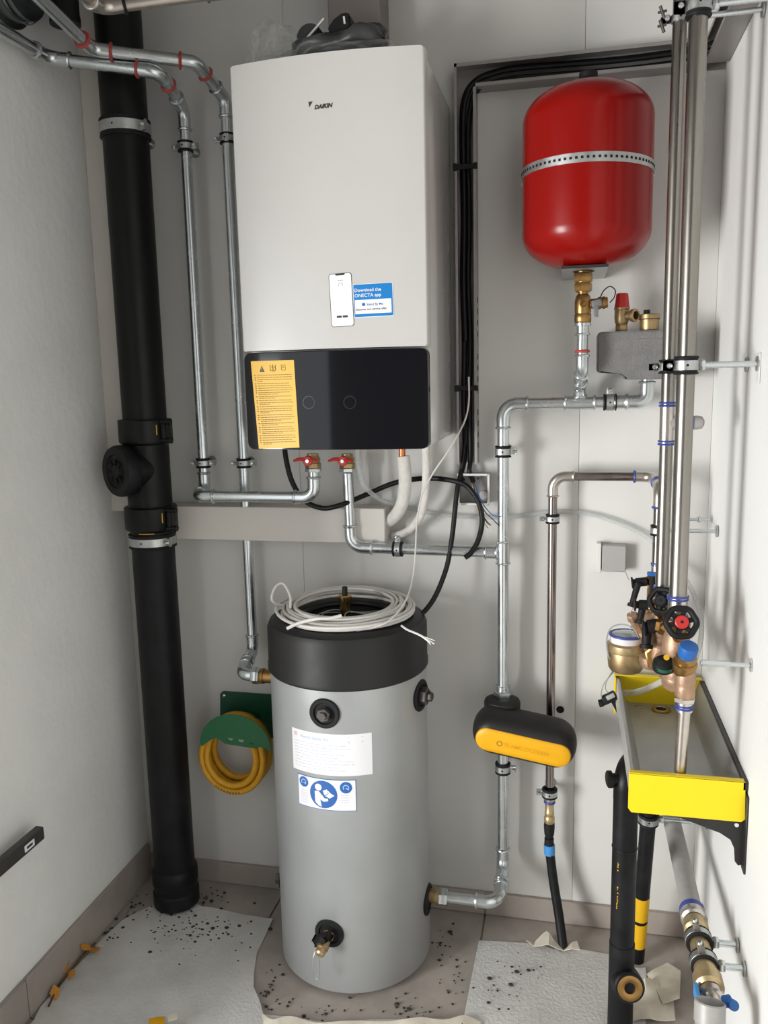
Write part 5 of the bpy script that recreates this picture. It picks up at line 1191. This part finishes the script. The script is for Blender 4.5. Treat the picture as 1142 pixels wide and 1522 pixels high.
# ============================================================ VALVE MANIFOLD
def handwheel(root, c, ax, R_, hub='red_plastic'):
    u, v, a = basis(ax); c = V(c)
    b = B(); ring = []
    n = 60
    for k in range(n):
        th = 2*PI*k/n; rr = R_ * (1 + .035 * math.cos(th * 6)); ring.append(c + (u * math.cos(th) + v * math.sin(th)) * rr)
    sweep(b, ring, .0058, 8, closed=True)
    for k in range(6):
        th = 2*PI*k/6 + .26; d = u * math.cos(th) + v * math.sin(th); s_ = a.cross(d)
        obox(b, c + d * R_ * .68 - a * .001, d, s_, a, R_ * .56, .0095, .006, .002)
    lathe(b, [(R_*.50, -.006), (R_*.56, -.002), (R_*.56, .002), (R_*.5, .005)], c, a, 28)
    w_ = part('wheel', b, 'rubber', root)
    b = B(); lathe(b, [(R_*.47, .004), (R_*.47, .0075), (R_*.40, .009), (0, .009)], c, a, 28); part('hub_cap', b, hub, w_)
    b = B(); lathe(b, [(.0028, .009), (.0028, .0098), (0, .0098)], c, a, 12); part('hub_screw', b, 'hole', w_)
def valve(lab_, x, y, zt_, s, ax, wheel_c, whR, hub='red_plastic', L=.11):
    t = T('stop_valve', lab_, 'valve', (x, y, zt_ - L))
    b = B(); hexnut(b, (x, y, zt_ - .010 * s), (0, 0, 1), .028 * s, .022 * s); part('union_nut', b, 'brass', t)
    b = B(); lathe(b, [(.019*s, 0), (.023*s, -.010*s), (.027*s, -.03*s), (.028*s, -.045*s), (.024*s, -.060*s), (.021*s, -.066*s), (.024*s, -.070*s), (.024*s, -.076*s), (.021*s, -.080*s), (.024*s, -.084*s), (.024*s, -.090*s), (.020*s, -L), (.0, -L)], (x, y, zt_ - .022 * s), seg=28)
    a = V(ax).normalized(); wc = V(wheel_c); st_ = V((x, y, zt_ - .055 * s))
    part('valve_body', b, 'bronze', t)
    b = B(); cyl(b, st_, wc - (wc - st_).normalized() * .004, .011 * s, 16); hexnut(b, st_.lerp(wc, .55), wc - st_, .017 * s, .014 * s); part('bonnet', b, 'brass', t)
    handwheel(t, wc, a, whR, hub); return t
zv1 = zr2 - .038
c1_ = V((0.2090, -0.5550, 1.0404))
t1 = valve('bronze valve with black handwheel and red hub, frontmost under the thick riser', X2, Y2, zv1, 1.0, (.05, -.93, .36), c1_, .0272)
c2_ = V((0.1861, -0.4300, 1.0479)); t2 = valve('bronze valve with black handwheel, second from the front, under the slimmer riser', X1_, Y1_ , zr1 - .03, .86, (-.35, -.85, .35), c2_, .024, 'rubber')
x3v = x3 - .0; zr3v = (0.1994, -0.1500, 1.0337)[2]
t = T('stop_valve', 'brass valve with blue lever, rearmost under the thin riser', 'valve', (x3v, -.15, zr3v - .09))
socket(t, (x3v, -.15, (0.2004, -0.1500, 1.0518)[2]), (0, 0, 1), R22, .03, 'stainless_fit', 'press_blue')
b = B(); hexnut(b, (x3v, -.15, zr3v - .004), (0, 0, 1), .021, .02); lathe(b, [(.016, 0), (.021, -.02), (.021, -.05), (.016, -.07), (.016, -.09), (0, -.09)], (x3v, -.15, zr3v - .012), seg=24); part('valve_body', b, 'brass', t)
b = B(); q = V((0.1908, -0.1900, 1.0478)); obox(b, q, (1, 0, 0), (0, 1, 0), (0, 0, 1), .026, .014, .009, .002); part('blue_lever', b, 'blue', t)
b = B(); obox(b, q + V((0, .0, -.022)), (1, 0, 0), (0, 1, 0), (0, 0, 1), .012, .012, .045, .003); cyl(b, q + V((0, 0, -.02)), (x3v, -.15, zr3v - .04), .008, 12); part('lever_stem', b, 'rubber', t)
# distribution body along the wall
t = T('manifold_body', 'cast bronze manifold body below the row of valves', 'manifold', (X1_, -.3, .86))
zm = (0.1993, -0.3500, 0.9189)[2]
b = B(); sweep(b, spline([(X1_ + .003, -.12, zm + .01), (X1_ + .002, -.22, zm), (X1_ + .004, -.36, zm), (X2 - .002, -.46, zm - .005), (X2, -.505, zm - .012)], 8), .0265, 24, rf=lambda s: 1 + .12 * math.sin(s * 19)); part('casting', b, 'bronze', t)
b = B(); 
for yy in (-.17, -.28, -.40): hexnut(b, (X1_ + .002, yy, zm), (0, 1, 0), .034, .02)
part('hex_collar', b, 'brass', t)
b = B(); cyl(b, (X1_, Y1_, zm), (X1_, Y1_, zr1 - .10), .02, 20); cyl(b, (x3v, -.15, zm), (x3v, -.15, zr3v - .09), .016, 20); cyl(b, (X2, Y2, zm - .012), (X2, Y2, zv1 - .10), .022, 20); part('risers', b, 'bronze', t)
b = B(); q = V((0.1841, -0.5200, 0.9401)); lathe(b, [(.010, .020), (.020, .012), (.022, .002), (.021, -.006), (.014, -.010), (0, -.010)], q, (-.1, -.3, 1), 28); part('black_knob', b, 'rubber', t)
b = B(); lathe(b, [(.0185, -.007), (.0185, .0), (0, .0)], q + V((0, -.004, -.002)), (.0, .3, -1), 28); part('green_base', b, 'green_plastic', t)
b = B(); lathe(b, [(.0055, 0), (.0055, .003), (0, .003)], V((0.1856, -0.5450, 0.9666)), (0, -1, .3), 16); part('yellow_button', b, 'yellow_label', t)
b = B(); box(b, X1_ + .006, X1_ + .024, -.478, -.474, (0.1849, -0.4700, 0.9973)[2], (0.1845, -0.4700, 1.0099)[2]); part('yellow_tag', b, 'yellow_label', t)
# black drain arms pointing left
def arm(lab_, xr_, yy, pc, pe, plow, s=1.0):
    pc, pe, plow = V(pc), V(pe), V(plow)
    t = T('drain_valve', lab_, 'valve', pc)
    d = (pe - pc).normalized(); root = V((xr_, yy, pc.z))
    b = B(); cyl(b, pc.lerp(root, .25), root, .0085 * s, 14); hexnut(b, pc.lerp(root, .45), root - pc, .0125 * s, .012); part('brass_stub', b, 'brass', t)
    b = B(); L = (pc - pe).length
    lathe(b, [(.0105*s, 0), (.0105*s, L*.7), (.008*s, L*.75), (.008*s, L*.86), (.0135*s, L*.9), (.0135*s, L), (0, L)], pc.lerp(root, .25), pe - pc, 18); part('drain_body', b, 'rubber', t)
    b = B(); q = pc.lerp(pe, .35); sweep(b, [q, q.lerp(plow, .4), plow], .0085 * s, 10, rf=lambda k: 1 - .2 * k); cyl(b, plow, plow + (plow - q).normalized() * .008, .010 * s, 12); part('outlet_arm', b, 'rubber', t)
    return t
ta_ = arm('black drain valve arm, topmost of the three pointing left beside the valves', x3v, -.15, (0.1696, -0.2000, 1.0287), (0.1351, -0.2000, 1.0244), (0.1445, -0.2100, 0.9805))
cable('retaining_cord', [(0.1364, -0.2000, 1.0341), (0.1316, -0.2000, 1.0452), (0.1268, -0.2000, 1.0563)], .0012, 'grey_cable', ta_, 5, 6)
tb_ = arm('black drain valve arm, middle of the three pointing left beside the valves', X1_, -.33, (0.1735, -0.3000, 1.0047), (0.1378, -0.3000, 1.0048), (0.1551, -0.3100, 0.9699), 1.05)
cable('retaining_cord', [(0.1395, -0.3000, 0.9956), (0.1355, -0.3000, 0.9816), (0.1388, -0.3000, 0.9662), (0.1350, -0.3000, 0.9443)], .0010, 'grey_cable', tb_, 5, 6)
tcc = arm('black drain valve arm, lowest and largest of the three pointing left beside the valves', X2, -.46, (0.1701, -0.4200, 0.9957), (0.1421, -0.4200, 0.9901), (0.1584, -0.4300, 0.9535), 1.35)
b = B(); q = V((0.1400, -0.3000, 0.9740)); cyl(b, q, (0.1547, -0.2900, 0.9359), .0105, 8); hexnut(b, q, q - V((0.1547, -0.2900, 0.9359)), .0135, .016); cyl(b, (0.1547, -0.2900, 0.9359), (X1_, -.30, zm), .010, 12); tag(part('bronze_nozzle', b, 'bronze', None), 'small bronze nozzle between the black drain arms, tilted up left', 'nozzle')
# water meter body with blue-rimmed lid
q = V((0.1293, -0.2700, 0.8936)); 
t = T('water_meter', 'brass water meter with white ring and blue-rimmed glass lid', 'meter', (q.x, q.y, q.z - .08))
zt0 = (0.1286, -0.2700, 0.9253)[2]
b = B(); lathe(b, [(.034, -.085), (.0385, -.078), (.0405, -.060), (.041, -.040), (.040, -.036)], (q.x, q.y, zt0), seg=36)
part('brass_base', b, 'brass_dull', t)
b = B(); lathe(b, [(.041, -.040), (.0425, -.036), (.0425, -.022), (.039, -.018), (.036, -.017)], (q.x, q.y, zt0), seg=36); part('bronze_ring', b, 'gold', t)
b = B(); lathe(b, [(.036, -.020), (.037, -.016), (.037, -.004), (.035, -.003)], (q.x, q.y, zt0), seg=36); part('white_collar', b, 'white_ring', t)
b = B(); band(b, (q.x, q.y, zt0 - .001), (0, 0, 1), .032, .0385, .005, 36); part('blue_rim', b, 'press_blue', t)
b = B(); lathe(b, [(.033, -.003), (.033, .0005), (.028, .0015), (0, .0018)], (q.x, q.y, zt0), seg=36); part('glass_lid', b, 'glass_lid', t)
b = B(); z_ = zt0 - .050
sweep(b, spline([(q.x + .02, q.y, z_), (q.x + .05, q.y - .03, z_ + .002), (q.x + .085, q.y - .05, z_ + .008), (X1_ + .01, q.y - .06, zm - .0)], 8), .017, 18); part('outlet_pipe', b, 'gold', t)
t = T('regulator_cap', 'bronze round regulator with brass top between the meter and the handwheels', 'regulator', (0.1742, -0.3600, 0.8907))
q2 = V((0.1756, -0.3600, 0.8908)); b = B(); lathe(b, [(.016, -.012), (.023, -.004), (.0245, .004), (.0245, .014), (.021, .017), (.012, .018)], q2, (0, 0, 1), 28); part('bronze_cup', b, 'bronze', t)
b = B(); lathe(b, [(.0125, .010), (.0125, .030), (.010, .034), (.0105, .044), (.009, .052), (.005, .055), (0, .055)], q2, (.12, 0, 1), 20); part('brass_top', b, 'brass', t)
# sensor cable and sensor
t = T('meter_sensor', 'black sensor plug with grey cable loop left of the tray', 'sensor', (0.0950, -0.2400, 0.7505))
b = B(); q = V((0.0964, -0.2400, 0.7588)); obox(b, q, (1, .1, .55), (0, 1, 0), (-.55, 0, 1), .034, .022, .020, .004); lathe(b, [(.006, 0), (.009, .006), (.009, .014)], q + V((-.010, 0, -.012)), (-1, 0, -.3), 14); part('plug_body', b, 'rubber', t)
b = B(); obox(b, q + V((.002, -.010, .007)), (1, .1, .55), (0, 1, 0), (-.55, 0, 1), .020, .006, .010, .001); part('grey_face', b, 'box_grey', t)
b = B(); prism(b, [(0, 0), (.010, .016), (.016, -.030)], q + V((.002, -.002, -.006)), (1, 0, 0), (0, 0, 1), (0, .012, 0)); part('strain_relief', b, 'rubber', t)
cable('sensor_cable', [(0.1541, -0.3000, 0.9266), (0.1421, -0.3000, 0.9478), (0.1166, -0.2900, 0.9530), (0.0934, -0.2900, 0.9425), (0.0852, -0.2900, 0.9137), (0.0903, -0.2900, 0.8775), (0.1068, -0.2700, 0.8427), (0.0972, -0.2600, 0.8223), (0.0816, -0.2500, 0.7931), (0.0777, -0.2450, 0.7646), (0.0857, -0.2400, 0.7565)], .0016, 'grey_cable', t, 8, 6)
cable('sensor_cable', [(0.1024, -0.2700, 0.8392), (0.0899, -0.2600, 0.8105), (0.0863, -0.2500, 0.7868), (0.0928, -0.2450, 0.7722)], .0013, 'grey_cable', t, 8, 6)
# safety valve with blue cap and discharge tube
q = V((0.2178, -0.5850, 0.9886)); xb = (0.2182, -0.5700, 0.8928)[0]; yb = -.57
t = T('safety_valve', 'bronze safety valve with bright blue cap standing over the tray', 'valve', (xb, yb, (0.2182, -0.5700, 0.8928)[2]))
d = V((.10, -.38, .92)).normalized()
b = B(); lathe(b, [(.0155, -.006), (.0175, .0), (.0175, .016), (.0162, .020), (.011, .0215), (0, .0215)], q, d, 24); part('blue_cap', b, 'blue', t)
b = B(); lathe(b, [(.016, -.048), (.020, -.038), (.0195, -.030), (.0225, -.027), (.0225, -.021), (.0185, -.019), (.0195, -.012), (.0195, -.008), (.015, -.004)], q, d, 28); part('brass_neck', b, 'brass', t)
zA, zB = (0.2188, -0.5700, 0.9464)[2], (0.2180, -0.5700, 0.8982)[2]
b = B(); lathe(b, [(.014, zA + .012), (.0185, zA), (.0185, (zA+zB)/2 + .003), (.0177, (zA+zB)/2), (.0185, (zA+zB)/2 - .003), (.0185, zB + .004), (.016, zB)], (xb, yb, 0), seg=28); cyl(b, (xb, yb, zA - .005), (X2, Y2, zA + .008), .013, 16); part('valve_body', b, 'bronze', t)
b = B(); hexnut(b, (xb, yb, zB - .004), (0, 0, 1), .020, .010); lathe(b, [(.0150, 0), (.0150, -.020)], (xb, yb, zB - .008), seg=24); part('hex_adapter', b, 'stainless_fit', t)
tx_ = V((0.2221, -0.5300, 0.7373)); zb0 = (0.2173, -0.5700, 0.8820)[2]
b = B(); 
for q_ in (0, .005): bead(b, (xb, yb, zb0 - q_), (0, 0, 1), .0155, .0020)
part('press_ring', b, 'press_blue', t)
t = T('discharge_tube', 'straight stainless discharge tube from the blue-capped valve into the tray', 'pipe', (tx_.x, tx_.y, .69))
b = B(); cyl(b, (xb, yb, zb0 - .004), (xb - .002, yb + .012, (0.2183, -0.5600, 0.7404)[2]), .0115, 24); part('pipe_section', b, 'stainless_fit', t)

# ============================================================ COLLECTING TRAY
tz = .738; TX0, TX1, TY0, TY1 = .125, XR - .006, -.582, -.035
t = T('collecting_tray', 'long grey metal collecting tray with yellow ends on the right wall', 'tray', ((TX0+TX1)/2, (TY0+TY1)/2, tz - .08))
b = B(); wb_, dp = .035, .066
prof = [(TX0, tz), (TX0 + .006, tz), (TX0 + .022, tz - dp + .008), (TX0 + .030, tz - dp), (TX1 - .030, tz - dp), (TX1 - .022, tz - dp + .008), (TX1 - .006, tz), (TX1, tz)]
outer = [(TX1, tz - .010), (TX1 - .018, tz - dp - .004), (TX1 - .028, tz - dp - .006), (TX0 + .028, tz - dp - .006), (TX0 + .018, tz - dp - .004), (TX0, tz - .010)]
prism(b, prof + outer, (0, TY0, 0), (1, 0, 0), (0, 0, 1), (0, TY1 - TY0, 0)); part('trough', b, 'tray', t)
b = B(); box(b, TX0 - .003, TX0 + .004, TY0, TY1, tz - .052, tz + .003, .001, 1); part('left_lip', b, 'tray_edge', t)
b = B(); box(b, TX1 - .004, XR - .0005, TY0 - .004, TY1 - .01, tz - .012, tz + .005, .001, 1); part('black_wall_edge', b, 'bracket', t)
b = B(); pts = [(TX0 - .006, tz + .005), (XR - .006, tz + .005), (XR - .004, tz - .070), (XR - .010, tz - .076), (TX0, tz - .076), (TX0 - .006, tz - .068)]
prism(b, pts, (0, TY0 - .004, 0), (1, 0, 0), (0, 0, 1), (0, .004, 0)); box(b, TX0 - .005, XR - .007, TY0 - .004, TY0 + .010, tz + .003, tz + .006, .001, 1)
bmesh.ops.recalc_face_normals(b, faces=b.faces[:]); part('front_end_plate', b, 'tray_yellow', t, label='bright yellow end plate facing the viewer')
b = B(); box(b, TX0 - .004, TX1 - .004, TY1 - .004, TY1, tz - dp - .004, tz + .008, .001, 1); box(b, TX0 - .008, TX0 - .004, TY1 - .03, TY1, tz - .09, tz + .008, .0005, 1); box(b, TX0 - .008, TX1, TY1 - .018, TY1, tz + .0075, tz + .0095, .0005, 1); part('rear_end_plate', b, 'tray_yellow', t, label='yellow end plate at the back')
q = (0.2307, -0.0793, 0.6760)
b = B(); lathe(b, [(.024, 0), (.024, .0025), (.018, .003), (.016, .001)], (q[0], q[1], tz - dp), seg=32); dr = part('drain_flange', b, 'brass', t)
b = B(); lathe(b, [(.017, .0005), (.017, .002), (.014, .0028), (.013, .001)], (q[0], q[1], tz - dp + .001), seg=32); part('drain_rim', b, 'stainless_fit', dr)
b = B(); lathe(b, [(.0145, .0), (.0145, .0022), (0, .0022)], (q[0], q[1], tz - dp + .0005), seg=24); part('drain_opening', b, 'hole', dr)
DRX, DRY = q[0], q[1]
o = cable('clear_hose', [(0.1357, -0.1000, 0.7187), (0.1648, -0.1200, 0.7301), (0.2000, -0.1600, 0.7632), (0.2262, -0.2200, 0.8072), (0.2415, -0.2800, 0.8508)], .0075, 'hose_clear', None, 8, 12); tag(o, 'short milky clear hose lying across the rear of the tray', 'hose')
# brackets
for lab_, yy in (('front black sheet metal bracket under the yellow front of the tray', TY0 + .006), ('rear black sheet metal bracket under the far end of the tray', TY1 - .03)):
    tb = T('tray_bracket', lab_, 'bracket', (XR, yy, tz - .18))
    zb_0 = tz - dp - .006
    pts = [(TX0 + .045, zb_0 + .001), (XR - .003, zb_0 + .001), (XR - .003, zb_0 - .098), (XR - .010, zb_0 - .100), (XR - .016, zb_0 - .092), (XR - .018, zb_0 - .066), (XR - .026, zb_0 - .048), (XR - .045, zb_0 - .036), (XR - .10, zb_0 - .018)]
    b = B(); prism(b, pts, (0, yy, 0), (1, 0, 0), (0, 0, 1), (0, .0035, 0)); part('web_plate', b, 'bracket', tb)
    b = B(); box(b, XR - .004, XR - .0005, yy - .022, yy + .004, zb_0 - .105, tz - .02, .001, 1); part('wall_flange', b, 'bracket', tb)
    b = B(); lathe(b, [(.004, 0), (.004, .0015), (0, .0015)], (XR - .016, yy, zb_0 - .016), (0, -1, 0), 14); part('rivet', b, 'white_plastic', tb)

# ============================================================ BLACK DRAIN PIPES
DX, DY = .130, -.37
ztp1 = tz - dp - .006 - .046
t = T('drain_pipe', 'thick black drain pipe with yellow print and brass fitting at the lower right', 'pipe', (DX, DY, 0))
arc, tt = arc_pts(V((DX, DY, ztp1 + .02)), V((0, 0, 1)), V((.35, .94, 0)), .035)
b = B(); cyl(b, (DX, DY, .0), (DX, DY, (0.1300, -0.3700, 0.2252)[2]), .0285, 28); part('lower_section', b, 'hdpe_dust', t)
b = B(); cyl(b, (DX, DY, (0.1301, -0.3700, 0.2167)[2]), (DX, DY, arc[0].z - .0), .0270, 28); part('upper_section', b, 'hdpe_dust', t)
b = B(); end = V((DX + .05, DY + .135, ztp1 + .02)); sweep(b, [arc[0] - V((0, 0, .03)), arc[0] - V((0, 0, .001))] + arc + [end], .0275, 24); part('top_bend', b, 'hdpe', t)
b = B(); lathe(b, [(.013, .018), (.013, .032), (.019, .033), (.019, .041), (.016, .043), (0, .043)], (DX, DY, ztp1 + .004), (-1, -.25, 0), 20); part('side_cap', b, 'hdpe', t)
for zj in ((0.1246, -0.3700, 0.4613)[2], (0.1301, -0.3700, 0.2167)[2]):
    b = B(); bead(b, (DX, DY, zj), (0, 0, 1), .0270, .0014); part('joint_seam', b, 'hdpe_dust', t)
b = B()
an0 = math.radians(-122)
for za_0, za_1, dens in (((0.1198, -0.3900, 0.4337)[2], (0.1203, -0.3900, 0.4093)[2], .75), ((0.1182, -0.3900, 0.3746)[2], (0.1195, -0.3900, 0.3135)[2], .8), ((0.1188, -0.3900, 0.2129)[2], (0.1190, -0.3900, 0.2027)[2], .9)):
    z = za_0
    while z > za_1:
        hL = random.uniform(.0012, .004)
        if random.random() < dens:
            aa = an0 + random.uniform(-.04, .04); obox(b, (DX + .0272 * math.cos(aa), DY + .0272 * math.sin(aa), z), (math.cos(aa), math.sin(aa), 0), (-math.sin(aa), math.cos(aa), 0), (0, 0, 1), .0008, random.uniform(.001, .0035), hL)
        z -= hL + .0012
part('yellow_print', b, 'yellow_label', t, stuff=True)
bf = V((0.1452, -0.4150, 0.1466)); fa = V((.18, -.93, .22)).normalized()
b = B(); st_ = bf - fa * .045; lathe(b, [(.033, 0), (.034, .02), (.0345, .045), (.031, .049), (.0285, .049), (.0285, .044)], st_, fa, 32); part('fitting_housing', b, 'hdpe_dust', t)
b = B(); lathe(b, [(.0285, .044), (.0280, .050), (.020, .052), (.0125, .049), (.0115, .044), (.0105, .02)], st_, fa, 32, cap=False); part('brass_insert', b, 'brass', t)
b = B(); lathe(b, [(.0125, .030), (.0125, .042), (0, .042)], st_, fa, 24); part('thread_opening', b, 'hole', t)
b = B(); obox(b, bf - V((.004, 0, .034)) - fa * .006, (1, 0, -.15), fa, (.15, 0, 1), .012, .004, .006); part('yellow_tag', b, 'yellow_label', t)
D2a, D2b = V((DRX - .012, -.20, (0.1937, -0.2000, 0.4704)[2])), V((0.1859, -0.1150, -0.0346))
t = T('drain_pipe', 'slim black drain pipe with yellow wrap label behind the thick one', 'pipe', D2b)
D2b.z = max(D2b.z, .002); d2 = (D2b - D2a).normalized()
P2t = V((0.2001, -0.1700, 0.4459)); P2b = V((0.1850, -0.1200, -0.0114)); d2 = (P2b - P2t).normalized()
b = B(); cyl(b, P2t - d2 * .10, P2b + d2 * .03, .019, 24); part('pipe_section', b, 'hdpe_dust', t)
for (pa_, pb_) in (((0.1907, -0.1500, 0.1976), (0.1882, -0.1400, 0.1304)), ((0.1885, -0.1400, 0.1209), (0.1861, -0.1300, 0.0485))):
    s0 = (V(pa_) - P2t).dot(d2); s1 = (V(pb_) - P2t).dot(d2)
    b = B(); band(b, P2t + d2 * (s0 + s1) / 2, d2, .0187, .0197, s1 - s0, 28); part('yellow_wrap', b, 'yellow_label', t)
b = B(); cyl(b, P2b + d2 * .0, P2b + V((.036, -.01, .0)), .0045, 10); lathe(b, [(.008, 0), (.008, .01)], P2b + V((.034, -.01, 0)), (1, 0, 0), 10); part('small_stub', b, 'hdpe', t)
s0 = (V((0.2006, -0.1700, 0.4246)) - P2t).dot(d2)
cc_ = P2t + d2 * s0
clamp('zinc clamp on the slim black drain pipe just below the tray', cc_, -d2, .019, side=(0, -1, 0), wall=(1, 0, 0), dist=XR - cc_.x - .001, w=.018, ears=())

# ============================================================ LOW PIPE ALONG THE RIGHT WALL
LX, LZ = .262, .392
t = T('low_pipe', 'thick grey composite pipe running low along the right wall towards the viewer', 'pipe', (LX, -.4, LZ - .03))
za_, yb1 = (0.2620, -0.0557, 0.3711), (0.2620, -0.4752, 0.4170)[1]
b = B(); cyl(b, (LX, -.02, LZ + .0), (LX, yb1, LZ), .021, 28); part('pipe_section', b, 'composite', t)
b = B(); band(b, (LX, yb1 - .003, LZ), (0, 1, 0), .021, .026, .016, 28); part('blue_ring', b, 'press_blue', t)
Y = [(0.2620, -0.5124, 0.4238)[1], (0.2620, -0.5672, 0.4260)[1], (0.2620, -0.6187, 0.4281)[1], (0.2620, -0.6680, 0.4265)[1], (0.2620, -0.7134, 0.4296)[1], (0.2620, -0.7429, 0.4285)[1], (0.2620, -0.7716, 0.4264)[1], (0.2620, -0.8124, 0.4250)[1]]
b = B(); lathe(b, [(.0245, 0), (.0265, .004), (.0265, .022), (.022, .026)], (LX, yb1 - .008, LZ), (0, -1, 0), 28); part('press_collar', b, 'stainless_fit', t)
b = B(); lathe(b, [(.021, 0), (.0245, .006), (.0245, .03), (.019, .036), (.019, .16)], (LX, Y[0] + .002, LZ), (0, -1, 0), 28); part('tan_fitting', b, 'gold', t)
t = T('low_valve_group', 'bronze fitting and valve with small blue handle at the front end of the low pipe', 'valve', (LX, Y[5], LZ - .03))
b = B(); lathe(b, [(.019, 0), (.021, .004), (.021, Y[2] - Y[3]), (.018, Y[2] - Y[3] + .004)], (LX, Y[2] - .012, LZ), (0, -1, 0), 28); lathe(b, [(.020, 0), (.0265, .006), (.0265, .034), (.020, .04)], (LX, Y[3], LZ), (0, -1, 0), 28); part('bronze_body', b, 'gold', t)
b = B(); lathe(b, [(.021, 0), (.021, .012), (.015, .014), (.015, .035), (.018, .037), (.018, .045)], (LX, Y[4], LZ), (0, -1, 0), 28); part('chrome_valve', b, 'stainless_fit', t)
b = B(); obox(b, (LX + .020, Y[5] - .012, LZ + .020), (1, 0, .4), (0, 1, 0), (-.4, 0, 1), .018, .022, .012, .004); lathe(b, [(.009, 0), (.009, .010), (0, .012)], (LX + .026, Y[5] - .02, LZ + .022), (.3, -.9, .4), 14); part('blue_handle', b, 'blue', t)
b = B(); obox(b, (LX - .026, Y[5] + .006, LZ + .004), (1, 0, 0), (0, 1, 0), (0, 0, 1), .008, .055, .024, .003); part('light_blue_lever', b, 'blue_tape', t)
t = T('grey_end_cap', 'open grey cylinder cap with red inner band at the bottom right corner', 'cap', (LX, Y[7], LZ - .06))
b = B(); cx = V((0.2500, -0.7780, 0.4258)); ca_ = V((-.05, -.35, -.93)).normalized()
lathe(b, [(.0235, 0), (.026, .002), (.026, .034), (.024, .036), (.024, .09), (.0215, .09), (.0215, .004), (.0235, 0)], cx, ca_, 32, cap=False); part('cap_body', b, 'composite', t)
b = B(); band(b, cx + ca_ * .062, ca_, .024, .0245, .045, 32); part('red_band', b, mat('salmon_red', (.62, .16, .12), .5), t)
for lab_, y_ in (('rear zinc clamp on the low pipe at the right wall', (0.2620, -0.5692, 0.4185)[1]), ('front zinc clamp on the low pipe at the right wall', (0.2620, -0.6364, 0.4240)[1])):
    clamp(lab_, (LX, y_, LZ), (0, 1, 0), .020, side=(-.2, 0, 1), wall=(1, 0, 0), dist=XR - LX - .001, w=.018, face=(-.3, -.2, 1), rod_r=.0065)
